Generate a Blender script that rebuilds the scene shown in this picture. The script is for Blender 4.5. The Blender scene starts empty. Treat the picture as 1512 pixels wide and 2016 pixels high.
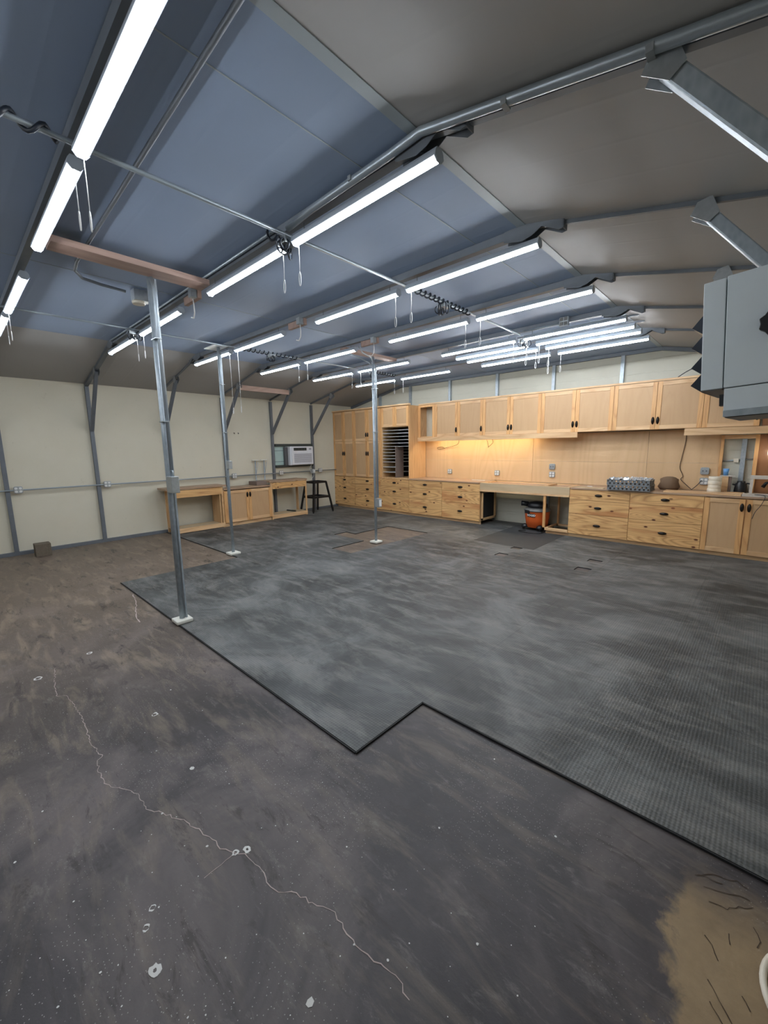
import bpy, bmesh, math, random
from mathutils import Matrix, Vector
random.seed(7)
PI = math.pi
SC = bpy.context.scene
COL = SC.collection

# ------------------------------------------------------------------ camera
cam_d = bpy.data.cameras.new('camera')
cam = bpy.data.objects.new('camera', cam_d)
COL.objects.link(cam)
FPX = 802.74
cam_d.sensor_fit = 'HORIZONTAL'
cam_d.sensor_width = 36.0
cam_d.lens = FPX / 1512 * 36.0
cam_d.clip_start = 0.02
yaw, pitch, roll = -.752424, .157256, .0146032
F = Vector((math.sin(yaw) * math.cos(pitch), math.cos(yaw) * math.cos(pitch), -math.sin(pitch)))
R = Vector((math.cos(yaw), -math.sin(yaw), 0))
D = F.cross(R)
R2 = math.cos(roll) * R + math.sin(roll) * D
D2 = -math.sin(roll) * R + math.cos(roll) * D
m = Matrix.Identity(4)
for i in range(3):
    m[i][0] = R2[i]; m[i][1] = -D2[i]; m[i][2] = -F[i]
m[0][3], m[1][3], m[2][3] = 0, 0, 1.65
cam.matrix_world = m
SC.camera = cam

# ------------------------------------------------------------------ world, exposure
w = bpy.data.worlds.new('world'); SC.world = w; w.use_nodes = True
w.node_tree.nodes['Background'].inputs[0].default_value = (.6, .7, .8, 1)
w.node_tree.nodes['Background'].inputs[1].default_value = 0.3
SC.view_settings.view_transform = 'Standard'
SC.view_settings.look = 'None'
SC.view_settings.gamma = 1
SC.view_settings.exposure = 1.35
try: SC.view_settings.use_curve_mapping = False
except Exception: pass
LAMP_STRENGTH = 25.5
LAMP_COLOR = (0.93, 0.97, 1.0)
STRIP_STRENGTH = 26.0

# ------------------------------------------------------------------ materials
def lin(c):
    return tuple(((v / 255) / 12.92 if v / 255 <= .04045 else ((v / 255 + .055) / 1.055) ** 2.4) for v in c) + (1,)

class NT:
    def __init__(s, name):
        s.m = bpy.data.materials.new(name); s.m.use_nodes = True
        s.t = s.m.node_tree; s.p = s.t.nodes['Principled BSDF']
    def n(s, typ, **kw):
        nd = s.t.nodes.new(typ)
        for k, v in kw.items():
            if k[0] == '_': nd.inputs[k[1:].replace('_', ' ')].default_value = v
            else: setattr(nd, k, v)
        return nd
    def l(s, a, b): s.t.links.new(a, b)
    def coords(s, scale=(1, 1, 1), rnd=True, rot=(0, 0, 0)):
        tc = s.n('ShaderNodeTexCoord'); mp = s.n('ShaderNodeMapping')
        mp.inputs['Scale'].default_value = scale; mp.inputs['Rotation'].default_value = rot
        if rnd:
            oi = s.n('ShaderNodeObjectInfo'); mu = s.n('ShaderNodeMath', operation='MULTIPLY'); mu.inputs[1].default_value = 37.0
            s.l(oi.outputs['Random'], mu.inputs[0])
            ad = s.n('ShaderNodeVectorMath', operation='ADD')
            s.l(tc.outputs['Object'], ad.inputs[0]); s.l(mu.outputs[0], ad.inputs[1]); s.l(ad.outputs[0], mp.inputs['Vector'])
        else:
            s.l(tc.outputs['Object'], mp.inputs['Vector'])
        return mp.outputs[0]
    def noise(s, vec, scale, detail=4, rough=.55, dist=0):
        nd = s.n('ShaderNodeTexNoise'); nd.inputs['Scale'].default_value = scale; nd.inputs['Detail'].default_value = detail
        nd.inputs['Roughness'].default_value = rough; nd.inputs['Distortion'].default_value = dist
        s.l(vec, nd.inputs['Vector']); return nd.outputs['Fac']
    def ramp(s, fac, stops, interp='LINEAR'):
        r = s.n('ShaderNodeValToRGB'); r.color_ramp.interpolation = interp
        e = r.color_ramp.elements
        e[0].position, e[0].color = stops[0]; e[1].position, e[1].color = stops[-1]
        for p, c in stops[1:-1]:
            x = e.new(p); x.color = c
        s.l(fac, r.inputs[0]); return r.outputs[0]
    def mix(s, f, a, b, mode='MIX'):
        x = s.n('ShaderNodeMix', data_type='RGBA', blend_type=mode)
        for v, i in ((f, 0), (a, 6), (b, 7)):
            if hasattr(v, 'links'): s.l(v, x.inputs[i])
            else: x.inputs[i].default_value = v
        return x.outputs[2]
    def math(s, op, a, b=0.0, c=None):
        x = s.n('ShaderNodeMath', operation=op)
        for v, i in ((a, 0), (b, 1), (c, 2)):
            if v is None: continue
            if hasattr(v, 'links'): s.l(v, x.inputs[i])
            else: x.inputs[i].default_value = v
        return x.outputs[0]
    def bump(s, h, strength, dist=.01):
        b = s.n('ShaderNodeBump'); b.inputs['Strength'].default_value = strength; b.inputs['Distance'].default_value = dist
        s.l(h, b.inputs['Height']); s.l(b.outputs[0], s.p.inputs['Normal'])
    def base(s, c):
        if hasattr(c, 'links'): s.l(c, s.p.inputs['Base Color'])
        else: s.p.inputs['Base Color'].default_value = c
    def rm(s, rough, metal=0, spec=None):
        s.p.inputs['Roughness'].default_value = rough; s.p.inputs['Metallic'].default_value = metal
        if spec is not None: s.p.inputs['Specular IOR Level'].default_value = spec
        return s.m
W1 = (1, 1, 1, 1); K0 = (0, 0, 0, 1)

def plain(name, c, rough=.5, metal=0, var=.08, scale=12, spec=None):
    t = NT(name); c = lin(c)
    f = t.noise(t.coords(), scale, 3)
    t.base(t.mix(f, tuple(v * (1 - var) for v in c[:3]) + (1,), tuple(min(1, v * (1 + var)) for v in c[:3]) + (1,)))
    return t.rm(rough, metal, spec)

def wood(name, c, dark, axis, grain=1.0, knots=True, strength=.8, rough=.5, ring=9):
    t = NT(name); sc = [1, 1, 1]; sc['XYZ'.index(axis)] = .13
    v = t.coords(tuple(sc))
    big = t.noise(v, 3.2 * grain, 2, .4, .4)
    rings = t.math('FRACT', t.math('MULTIPLY', big, ring * 1.6))
    tri = t.math('ABSOLUTE', t.math('SUBTRACT', rings, .5))
    band = t.ramp(tri, [(.0, W1), (.18, (.45,) * 3 + (1,)), (.5, K0)])
    fine = t.noise(v, 60, 3, .6)
    f = t.math('MULTIPLY', t.math('ADD', t.math('MULTIPLY', band, strength), t.math('MULTIPLY', fine, .35)), .75)
    c0 = lin(c); d0 = lin(dark)
    col = t.mix(f, c0, d0)
    if knots:
        tc = t.coords(tuple(s_ * 1.0 if s_ == 1 else .55 for s_ in sc))
        vo = t.n('ShaderNodeTexVoronoi', voronoi_dimensions='2D'); vo.inputs['Scale'].default_value = 4.6; vo.inputs['Randomness'].default_value = 1
        s3 = t.n('ShaderNodeSeparateXYZ'); c3 = t.n('ShaderNodeCombineXYZ'); t.l(tc, s3.inputs[0]); t.l(s3.outputs[0], c3.inputs[0]); t.l(s3.outputs[2], c3.inputs[1]); t.l(c3.outputs[0], vo.inputs['Vector'])
        k = t.ramp(vo.outputs['Distance'], [(.045, W1), (.085, K0)])
        kr = t.ramp(vo.outputs['Color'], [(.40, K0), (.45, W1)])
        col = t.mix(t.math('MULTIPLY', k, kr), col, lin((84, 38, 18)))
        # reddish heartwood streaks
        st = t.ramp(t.noise(v, 7, 2, .4), [(.58, K0), (.7, (.6,) * 3 + (1,))])
        col = t.mix(st, col, lin((178, 112, 66)))
    oi = t.n('ShaderNodeObjectInfo')
    col = t.mix(1.0, col, t.mix(oi.outputs['Random'], (1.06, 1.04, 1.0, 1), (.93, .9, .86, 1)), 'MULTIPLY')
    t.base(col); t.bump(fine, .08)
    return t.rm(rough)

M = {}
PINE_C = (226, 190, 144); PINE_D = (176, 128, 84)
M['pineX'] = wood('knotty_pine_along_x', (236, 194, 136), (150, 92, 46), 'X', 1.2, True, .66, .42, 13)
M['pineZ'] = wood('pine_upright', PINE_C, PINE_D, 'Z', 1.3, False, .5, .45, 8)
M['pineY'] = wood('pine_along_y', PINE_C, PINE_D, 'Y', 1.3, False, .5, .45, 8)
M['pineXl'] = wood('pale_pine_along_x', (230, 198, 156), (176, 126, 84), 'X', 1.0, False, .55, .5, 7)
M['stileZ'] = wood('pine_stile', (228, 182, 126), (172, 112, 64), 'Z', 1.2, False, .5, .45, 7)
M['ply'] = wood('door_plywood', (200, 166, 128), (182, 146, 108), 'Z', .9, False, .3, .55, 7)
M['back'] = wood('backsplash_plywood', (212, 180, 142), (190, 156, 116), 'Z', .35, False, .45, .5, 12)
M['ctop'] = wood('worktop_board', (176, 148, 124), (128, 104, 86), 'X', .8, False, .4, .4, 6)
M['ctopY'] = wood('worktop_board_y', (160, 122, 92), (118, 84, 60), 'Y', .8, False, .4, .4, 6)
M['raw'] = wood('raw_plywood', (196, 176, 146), (164, 142, 112), 'X', .8, False, .35, .6, 6)
M['lumber'] = wood('pinkish_stud_lumber', (184, 158, 148), (146, 120, 112), 'Y', 1, False, .5, .6, 7)
M['greywood'] = plain('grey_plywood', (128, 112, 104), .7)
M['whitewood'] = plain('whitewashed_wood', (196, 190, 182), .7, 0, .14, 30)
M['brownply'] = wood('dark_reddish_plywood', (150, 104, 66), (104, 64, 36), 'Z', .6, False, .5, .5, 8)

def galv():
    t = NT('galvanised_steel')
    vo = t.n('ShaderNodeTexVoronoi'); vo.inputs['Scale'].default_value = 45; t.l(t.coords((1, 1, .5)), vo.inputs['Vector'])
    n = t.noise(t.coords(), 5, 3)
    c = t.mix(vo.outputs['Distance'], lin((150, 162, 172)), lin((196, 204, 210)))
    t.base(t.mix(n, c, lin((150, 162, 172))))
    return t.rm(.42, .35)
M['galv'] = galv()
M['galvd'] = plain('weathered_galvanised_steel', (112, 118, 126), .5, .35, .15, 9)
M['emt'] = plain('conduit_steel', (158, 168, 176), .35, .45, .06)
M['plate'] = plain('stamped_steel_plate', (176, 182, 186), .35, .7, .2, 40)
M['white'] = plain('white_plastic', (226, 228, 228), .45)
M['offwhite'] = plain('cream_plastic', (222, 214, 198), .5)
M['lampwhite'] = plain('white_enamelled_steel', (168, 178, 190), .4)
M['black'] = plain('black_painted_steel', (16, 18, 22), .35)
M['blackpl'] = plain('black_plastic', (22, 24, 30), .4)
M['bronze'] = plain('dark_bronze_pull', (30, 27, 26), .32, .5)
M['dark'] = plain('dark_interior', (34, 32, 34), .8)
M['cable'] = plain('dark_cable_sheath', (24, 32, 44), .5)
M['cord'] = plain('brown_cord', (66, 48, 34), .5)
M['string'] = plain('pale_string', (214, 214, 214), .6)
M['orange'] = plain('orange_plastic', (226, 104, 44), .4, 0, .05)
M['vacgrey'] = plain('grey_plastic_lid', (106, 106, 104), .45)
M['crate'] = plain('grey_plastic_crate', (112, 116, 120), .4)
M['foil'] = plain('shiny_plastic_wrap', (214, 220, 226), .15, .55, .2, 60)
M['sack'] = plain('brown_cloth_sack', (112, 90, 70), .8)
M['blue'] = plain('blue_plastic', (96, 150, 206), .4)
M['shelf'] = plain('white_shelf_edge', (206, 208, 208), .5)
M['acwhite'] = plain('air_conditioner_white', (222, 224, 230), .4)
M['acgrille'] = plain('grey_grille', (158, 158, 166), .5)
M['frosted'] = plain('pale_green_panel', (176, 200, 196), .5)
M['greenframe'] = plain('dark_green_grey_steel', (62, 70, 68), .5, .3)
M['heater'] = plain('grey_powder_coat', (214, 224, 231), .45, 0, .03)
M['heaterd'] = plain('heater_underside', (92, 92, 94), .5, .2)
M['louver'] = plain('dark_blue_black_louvre', (38, 46, 58), .3, .3)
M['puck'] = plain('chalky_white_block', (220, 220, 212), .8, 0, .05, 25)
M['glass'] = NT('clear_glass').rm(.05); M['glass'].node_tree.nodes['Principled BSDF'].inputs['Transmission Weight'].default_value = .9
def block():
    t = NT('cinder_block'); n = t.noise(t.coords(), 60, 5, .7)
    t.base(t.mix(n, lin((84, 76, 66)), lin((128, 118, 104)))); t.bump(n, .5); return t.rm(.95)
M['block'] = block()
def wallm():
    t = NT('off_white_wall_panel'); v = t.coords(rnd=False)
    n = t.noise(v, 2.2, 4); n2 = t.noise(v, 70, 3)
    c = t.mix(n, lin((206, 201, 182)), lin((216, 211, 194)))
    sm = t.ramp(t.noise(v, 9, 3, .7), [(.66, K0), (.8, (.35,) * 3 + (1,))])
    t.base(t.mix(sm, c, lin((164, 156, 136)))); t.bump(n2, .12, .004); return t.rm(.65)
M['wall'] = wallm()
def wallbm():
    t = NT('off_white_lap_panel'); tc = t.n('ShaderNodeTexCoord'); sx = t.n('ShaderNodeSeparateXYZ'); t.l(tc.outputs['Object'], sx.inputs[0])
    fr = t.math('FRACT', t.math('MULTIPLY', sx.outputs[2], 4.6))
    g = t.ramp(fr, [(.0, (.45,) * 3 + (1,)), (.04, W1), (.96, W1), (1, (.45,) * 3 + (1,))])
    n = t.noise(t.coords(rnd=False), 2.2, 4)
    t.base(t.mix(n, lin((192, 190, 176)), lin((206, 204, 190)))); t.bump(g, .15, .02); return t.rm(.6)
M['wallb'] = wallbm()
def ceilm(name, c0, c1):
    t = NT(name); v = t.coords(rnd=False)
    tc = t.n('ShaderNodeTexCoord'); sx = t.n('ShaderNodeSeparateXYZ'); t.l(tc.outputs['Object'], sx.inputs[0])
    y = sx.outputs[1]
    rib = t.math('ABSOLUTE', t.math('SUBTRACT', t.math('FRACT', t.math('MULTIPLY', y, 3.2)), .5))
    ribm = t.ramp(rib, [(.0, W1), (.06, K0)])
    n = t.noise(v, .8, 4)
    t.base(t.mix(n, lin(c0), lin(c1)))
    wv = t.noise(t.coords((.25, 5, 1), False), 2.5, 2)
    t.bump(t.math('ADD', t.math('MULTIPLY', ribm, .25), t.math('MULTIPLY', wv, .25)), .2, .01)
    return t.rm(.6, 0, .4)
M['ceil'] = ceilm('cool_white_ceiling_panel', (146, 164, 192), (160, 177, 203))
M['ceils'] = ceilm('white_sloped_roof_panel', (164, 163, 163), (176, 175, 174))
M['tape'] = plain('seam_tape', (176, 186, 192), .45, .2, .03)
def floorm():
    t = NT('stained_concrete'); tc = t.n('ShaderNodeTexCoord'); sx = t.n('ShaderNodeSeparateXYZ'); t.l(tc.outputs['Object'], sx.inputs[0])
    x, y = sx.outputs[0], sx.outputs[1]
    v = t.coords(rnd=False); vs = t.coords((1.0, 4.2, 1), False, (0, 0, .25))
    a = t.noise(v, 1.1, 6, .62, .6); b = t.noise(vs, 2.0, 5, .65, .5); c = t.noise(v, 24, 6, .7)
    col = t.ramp(a, [(.36, lin((34, 30, 34))), (.5, lin((62, 57, 60))), (.64, lin((104, 96, 96)))])
    dust = t.ramp(b, [(.5, K0), (.66, (.85,) * 3 + (1,))])
    # dust lies thicker on the bare strip by the wall side of the mats
    far = t.n('ShaderNodeMapRange'); far.inputs[1].default_value = -1.8; far.inputs[2].default_value = -4.8; far.inputs[3].default_value = .3; far.inputs[4].default_value = 1
    t.l(x, far.inputs[0])
    col = t.mix(t.math('MULTIPLY', dust, far.outputs[0]), col, lin((150, 136, 118)))
    far2 = t.n('ShaderNodeMapRange'); far2.inputs[1].default_value = -2.2; far2.inputs[2].default_value = -5.6; far2.inputs[3].default_value = 0; far2.inputs[4].default_value = .6
    t.l(x, far2.inputs[0])
    col = t.mix(far2.outputs[0], col, lin((138, 121, 103)))
    # boot and tyre scuffs
    sc = t.ramp(t.noise(t.coords((.9, 3.2, 1), False, (0, 0, .2)), 3.4, 10, .74, .5), [(.55, K0), (.64, (.75,) * 3 + (1,))])
    col = t.mix(sc, col, lin((48, 40, 40)))
    sc = t.ramp(t.noise(t.coords((1.1, 2.8, 1), False, (0, 0, -.4)), 4.7, 10, .76, .4), [(.56, K0), (.68, (.5,) * 3 + (1,))])
    col = t.mix(sc, col, lin((132, 126, 122)))
    col = t.mix(t.math('MULTIPLY', c, .35), col, lin((44, 41, 44)))
    sw = t.ramp(t.noise(t.coords((1, 9, 1), False, (0, 0, -.7)), 2.6, 10, .75, .3), [(.6, K0), (.8, (.4,) * 3 + (1,))])
    col = t.mix(sw, col, lin((138, 134, 132)))
    # grit
    vo = t.n('ShaderNodeTexVoronoi', voronoi_dimensions='2D'); vo.inputs['Scale'].default_value = 70; t.l(v, vo.inputs['Vector'])
    g1 = t.ramp(vo.outputs['Distance'], [(.07, W1), (.13, K0)]); g2 = t.ramp(vo.outputs['Color'], [(.62, K0), (.68, (.7,) * 3 + (1,))])
    pm = t.ramp(t.noise(v, 1.6, 2), [(.45, K0), (.6, W1)])
    col = t.mix(t.math('MULTIPLY', t.math('MULTIPLY', g1, g2), pm), col, lin((176, 174, 170)))
    # sandy bare patch by the right hand side
    e = t.math('ADD', x, t.math('MULTIPLY', t.noise(v, 4.5, 5, .7, .4), .26))
    s1 = t.n('ShaderNodeMapRange'); s1.inputs[1].default_value = .03; s1.inputs[2].default_value = .075; t.l(e, s1.inputs[0])
    s2 = t.n('ShaderNodeMapRange'); s2.inputs[1].default_value = 2.0; s2.inputs[2].default_value = 1.75
    t.l(t.math('ADD', y, t.math('MULTIPLY', t.noise(v, 6, 4), .3)), s2.inputs[0])
    sand = t.math('MULTIPLY', s1.outputs[0], s2.outputs[0])
    sc2 = t.mix(t.noise(v, 9, 6, .7), lin((118, 98, 70)), lin((170, 146, 112)))
    col = t.mix(t.math('MULTIPLY', sand, .9), col, sc2)
    t.base(col)
    t.bump(t.math('ADD', c, t.math('MULTIPLY', a, .5)), .3, .006)
    t.rm(.55); rr = t.n('ShaderNodeMapRange'); rr.inputs[3].default_value = .38; rr.inputs[4].default_value = .68; t.l(a, rr.inputs[0]); t.l(rr.outputs[0], t.p.inputs['Roughness'])
    return t.m
M['floor'] = floorm()
M['crack'] = plain('pale_crack_filler', (176, 160, 156), .8, 0, .15, 40)
M['scuff'] = plain('dark_scuff_mark', (62, 48, 36), .8)
M['paint'] = plain('white_paint_splash', (206, 206, 204), .7, 0, .1, 40)
def matm():
    t = NT('black_rubber_mat'); v = t.coords(rnd=False)
    tc = t.n('ShaderNodeTexCoord'); sx = t.n('ShaderNodeSeparateXYZ'); t.l(tc.outputs['Object'], sx.inputs[0])
    x, y = sx.outputs[0], sx.outputs[1]
    k = 2 * PI / .024
    u = t.math('SINE', t.math('MULTIPLY', t.math('ADD', x, y), k * .7)); ww = t.math('SINE', t.math('MULTIPLY', t.math('SUBTRACT', x, y), k * .7))
    dm = t.math('MULTIPLY', u, ww)
    a = t.noise(v, 1.0, 6, .65, .8); b = t.noise(t.coords((1, 3.2, 1), False, (0, 0, .12)), 1.9, 10, .7, .4)
    st = t.noise(t.coords((.5, 9, 1), False, (0, 0, -.15)), 2.2, 4, .7)
    col = t.ramp(a, [(.36, lin((50, 53, 54))), (.5, lin((74, 77, 78))), (.64, lin((106, 109, 109)))])
    col = t.mix(t.ramp(b, [(.48, K0), (.66, (.6,) * 3 + (1,))]), col, lin((130, 129, 126)))
    col = t.mix(t.ramp(st, [(.64, K0), (.78, (.35,) * 3 + (1,))]), col, lin((150, 142, 126)))
    sc = t.ramp(t.noise(t.coords((.9, 2.6, 1), False), 3.2, 10, .72, .5), [(.56, K0), (.64, (.5,) * 3 + (1,))])
    col = t.mix(sc, col, lin((46, 49, 50)))
    col = t.mix(t.math('MULTIPLY', t.ramp(dm, [(.1, K0), (.6, W1)]), .2), col, lin((32, 34, 36)))
    t.base(col); t.bump(dm, .35, .003); return t.rm(.55)
M['mat'] = matm()
M['matd'] = plain('newer_dark_rubber', (58, 60, 62), .6, 0, .25, 5)
M['matedge'] = plain('mat_edge_rubber', (22, 24, 28), .7)
def emis(name, c, s):
    t = NT(name); t.p.inputs['Emission Color'].default_value = c + (1,); t.p.inputs['Emission Strength'].default_value = s
    t.base(c + (1,)); return t.m
M['tube'] = emis('lit_led_tube', LAMP_COLOR, LAMP_STRENGTH)
M['strip'] = emis('warm_led_strip', (1.0, .82, .5), STRIP_STRENGTH)
M['bulb'] = emis('lit_bulb', (1.0, .97, .9), 14)

# ------------------------------------------------------------------ mesh kit
class MB:
    def __init__(s): s.b = bmesh.new(); s.mi = 0
    def _f(s, vs, sm=False):
        try:
            f = s.b.faces.new(vs); f.material_index = s.mi; f.smooth = sm; return f
        except ValueError: return None
    def box(s, x0, x1, y0, y1, z0, z1, mat=None):
        if x0 > x1: x0, x1 = x1, x0
        if y0 > y1: y0, y1 = y1, y0
        if z0 > z1: z0, z1 = z1, z0
        v = [s.b.verts.new((mat @ Vector(p)) if mat else p) for p in
             [(x0, y0, z0), (x1, y0, z0), (x1, y1, z0), (x0, y1, z0), (x0, y0, z1), (x1, y0, z1), (x1, y1, z1), (x0, y1, z1)]]
        for f in ((0, 3, 2, 1), (4, 5, 6, 7), (0, 1, 5, 4), (1, 2, 6, 5), (2, 3, 7, 6), (3, 0, 4, 7)): s._f([v[i] for i in f])
        return s
    def beam(s, p0, p1, w, h, up=(0, 0, 1)):   # rectangular bar from p0 to p1
        p0, p1 = Vector(p0), Vector(p1); d = p1 - p0; L = d.length; d.normalize()
        r = d.cross(Vector(up))
        if r.length < 1e-4: r = d.cross(Vector((1, 0, 0)))
        r.normalize(); u = r.cross(d)
        mt = Matrix((r, d, u)).transposed().to_4x4(); mt.translation = p0
        return s.box(-w / 2, w / 2, 0, L, -h / 2, h / 2, mt)
    def prism(s, poly, a, b, ax=1):            # polygon in the two other axes, extruded along ax
        def P(p, t): q = list(p); q.insert(ax, t); return q
        A = [s.b.verts.new(P(p, a)) for p in poly]; B = [s.b.verts.new(P(p, b)) for p in poly]
        n = len(poly); s._f(A); s._f(B[::-1])
        for i in range(n): s._f([A[i], B[i], B[(i + 1) % n], A[(i + 1) % n]])
        return s
    def tube(s, pts, r, n=8, cap=True):
        pts = [Vector(p) for p in pts]; rings = []; u = None
        for i, p in enumerate(pts):
            d = (pts[min(i + 1, len(pts) - 1)] - pts[max(i - 1, 0)]).normalized()
            if u is None: u = d.orthogonal().normalized()
            else:
                u = (u - d * u.dot(d)); u = u.normalized() if u.length > 1e-6 else d.orthogonal().normalized()
            w_ = d.cross(u); rr = r[i] if isinstance(r, (list, tuple)) else r
            rings.append([s.b.verts.new(p + (u * math.cos(t) + w_ * math.sin(t)) * rr) for t in [2 * PI * k / n for k in range(n)]])
        for a, b in zip(rings, rings[1:]):
            for k in range(n): s._f([a[k], a[(k + 1) % n], b[(k + 1) % n], b[k]], True)
        if cap: s._f(rings[0][::-1]); s._f(rings[-1])
        return s
    def lathe(s, prof, c=(0, 0, 0), n=24, cap=True):
        c = Vector(c)
        rings = [[s.b.verts.new(c + Vector((r * math.cos(2 * PI * k / n), r * math.sin(2 * PI * k / n), z))) for k in range(n)] for r, z in prof]
        for a, b in zip(rings, rings[1:]):
            for k in range(n): s._f([a[k], a[(k + 1) % n], b[(k + 1) % n], b[k]], True)
        if cap: s._f(rings[0][::-1]); s._f(rings[-1])
        return s
    def build(s, name, mat, parent=None, label=None, bevel=0, loc=None, rotz=0, kind=None):
        bmesh.ops.recalc_face_normals(s.b, faces=s.b.faces)
        me = bpy.data.meshes.new(name); s.b.to_mesh(me); s.b.free()
        for mm in (mat if isinstance(mat, (list, tuple)) else [mat]): me.materials.append(M[mm] if isinstance(mm, str) else mm)
        o = bpy.data.objects.new(name, me); COL.objects.link(o)
        if parent: o.parent = parent
        if loc: o.location = loc
        if rotz: o.rotation_euler.z = rotz
        if label: o['label'] = label
        if kind: o['kind'] = kind
        if bevel:
            bv = o.modifiers.new('bevel', 'BEVEL'); bv.width = bevel; bv.segments = 2; bv.limit_method = 'ANGLE'
        return o

def thing(name, label, cat, loc=(0, 0, 0), rotz=0, group=None):
    o = bpy.data.objects.new(name, None); COL.objects.link(o); o.empty_display_size = .1
    o.location = loc; o.rotation_euler.z = rotz
    return tag(o, label, cat, group)
def tag(o, label, cat, group=None):
    o['label'] = label; o['category'] = cat
    if group: o['group'] = group
    return o
def struct(o): o['kind'] = 'structure'; return o
def bx(*a): return MB().box(*a)
def dup(root, loc=None, rotz=None, label=None, group=None):
    def cp(o, par):
        c = o.copy(); COL.objects.link(c); c.parent = par
        for ch in list(o.children): cp(ch, c)
        return c
    r = cp(root, None)
    if loc is not None: r.location = loc
    if rotz is not None: r.rotation_euler.z = rotz
    if label: r['label'] = label
    if group: r['group'] = group
    return r

# ------------------------------------------------------------------ building shell
XR = .41; YB = 8.28; YF0 = -4.2
def xl(y): return -8.79 - .022 * y
ZE = 2.82; FL, FR, ZC = -7.06, -1.43, 3.215   # eave height, folds, flat ceiling height
def zc(x, y=4):
    a = xl(y)
    if x < FL: return ZE + (x - a) / (FL - a) * (ZC - ZE)
    if x > FR: return ZC + (x - FR) / (XR - FR) * (ZE - ZC)
    return ZC

b = MB()
b.box(-9.3, XR + .3, YF0 - .3, YB + .3, -.12, 0)
b.mi = 1
def ribbon(b, pts, wd, z=.0012):
    pv = []
    for i, (x, y) in enumerate(pts):
        x0, y0 = pts[max(i - 1, 0)]; x1, y1 = pts[min(i + 1, len(pts) - 1)]
        dx, dy = x1 - x0, y1 - y0; L = math.hypot(dx, dy) or 1
        w_ = wd * random.uniform(.5, 1.5)
        pv.append((b.b.verts.new((x - dy / L * w_, y + dx / L * w_, z)), b.b.verts.new((x + dy / L * w_, y - dx / L * w_, z))))
    for p, q in zip(pv, pv[1:]): b._f([p[0], p[1], q[1], q[0]])
def jag(pts, amp=.006, step=.02):
    out = [pts[0]]
    for (x0, y0), (x1, y1) in zip(pts, pts[1:]):
        n = max(1, int(math.hypot(x1 - x0, y1 - y0) / step))
        for k in range(1, n + 1):
            j = amp if k < n else amp * .4
            out.append((x0 + (x1 - x0) * k / n + random.uniform(-j, j), y0 + (y1 - y0) * k / n + random.uniform(-j, j)))
    return out
crack = [(-3.876, 0.392), (-3.656, 0.355), (-3.408, 0.328), (-3.355, 0.375), (-3.133, 0.389), (-2.907, 0.392), (-2.728, 0.376), (-2.631, 0.38), (-2.505, 0.391), (-2.489, 0.368), (-2.392, 0.35), (-2.281, 0.351), (-2.232, 0.365), (-2.174, 0.405), (-2.13, 0.426), (-2.071, 0.446), (-1.958, 0.441), (-1.881, 0.486), (-1.75, 0.543), (-1.657, 0.566), (-1.561, 0.59), (-1.517, 0.585), (-1.457, 0.622), (-1.418, 0.646), (-1.349, 0.653), (-1.291, 0.661), (-1.255, 0.646), (-1.19, 0.657), (-1.138, 0.701), (-1.043, 0.729), (-0.978, 0.758), (-0.92, 0.743), (-0.854, 0.741), (-0.804, 0.752), (-0.757, 0.763), (-.70, .77), (-.63, .755)]
ribbon(b, jag(crack, .007, .018), .0015)
ribbon(b, jag([(-5.257, 1.314), (-4.95, 1.26), (-4.716, 1.186), (-4.5, 1.13), (-4.324, 1.109)], .008, .05), .004)
ribbon(b, jag([(-1.457, 0.622), (-1.451, 0.56), (-1.448, 0.49)], .003), .0012)
b.mi = 2
def blob(b, x, y, r, z=.0014, hole=0, n=14):
    ph = [random.uniform(.75, 1.2) for _ in range(n)]
    o = [b.b.verts.new((x + r * ph[k] * math.cos(2 * PI * k / n), y + r * ph[k] * math.sin(2 * PI * k / n), z)) for k in range(n)]
    if not hole: b._f(o); return
    i = [b.b.verts.new((x + r * hole * ph[-k] * math.cos(2 * PI * k / n), y + r * hole * ph[-k] * math.sin(2 * PI * k / n), z)) for k in range(n)]
    for k in range(n): b._f([o[k], o[(k + 1) % n], i[(k + 1) % n], i[k]])
for x, y, r, h in [(-3.955, 0.627, .02, .5), (-3.783, 0.277, .028, .6), (-2.68, 0.712, .02, .65), (-1.455, 0.623, .014, .5), (-1.431, 0.663, .016, .35), (-1.432, 0.28, .012, .7), (-1.281, 0.26, .02, .3), (-1.485, .318, .012, .7)]:
    blob(b, x, y, r, hole=h)
for x, y in [(-2.051, 0.69), (-2.329, 0.607), (-2.493, 0.933), (-2.888, 0.882), (-1.470, 0.334), (-0.85, 0.549), (-1.879, 0.486), (-1.57, 0.556), (-1.144, 0.429), (-1.131, 0.95), (-2.086, -0.004), (-1.403, 0.031), (-1.089, 0.287), (-1.405, 0.139), (-0.858, 0.739), (-1.726, 0.126), (-2.308, 0.112), (-0.746, 0.784), (-0.895, 1.281), (-0.506, 1.581), (-0.909, 1.804), (-.554, 1.019)]:
    blob(b, x, y, random.uniform(.003, .006) if (x, y) not in ((-2.051, .69), (-.85, .549)) else .013, n=6)
for _ in range(320):
    x, y = random.uniform(-5.5, -.3), random.uniform(-.1, 1.25)
    blob(b, x, y, random.uniform(.001, .0028), n=5)
b.mi = 3
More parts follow.
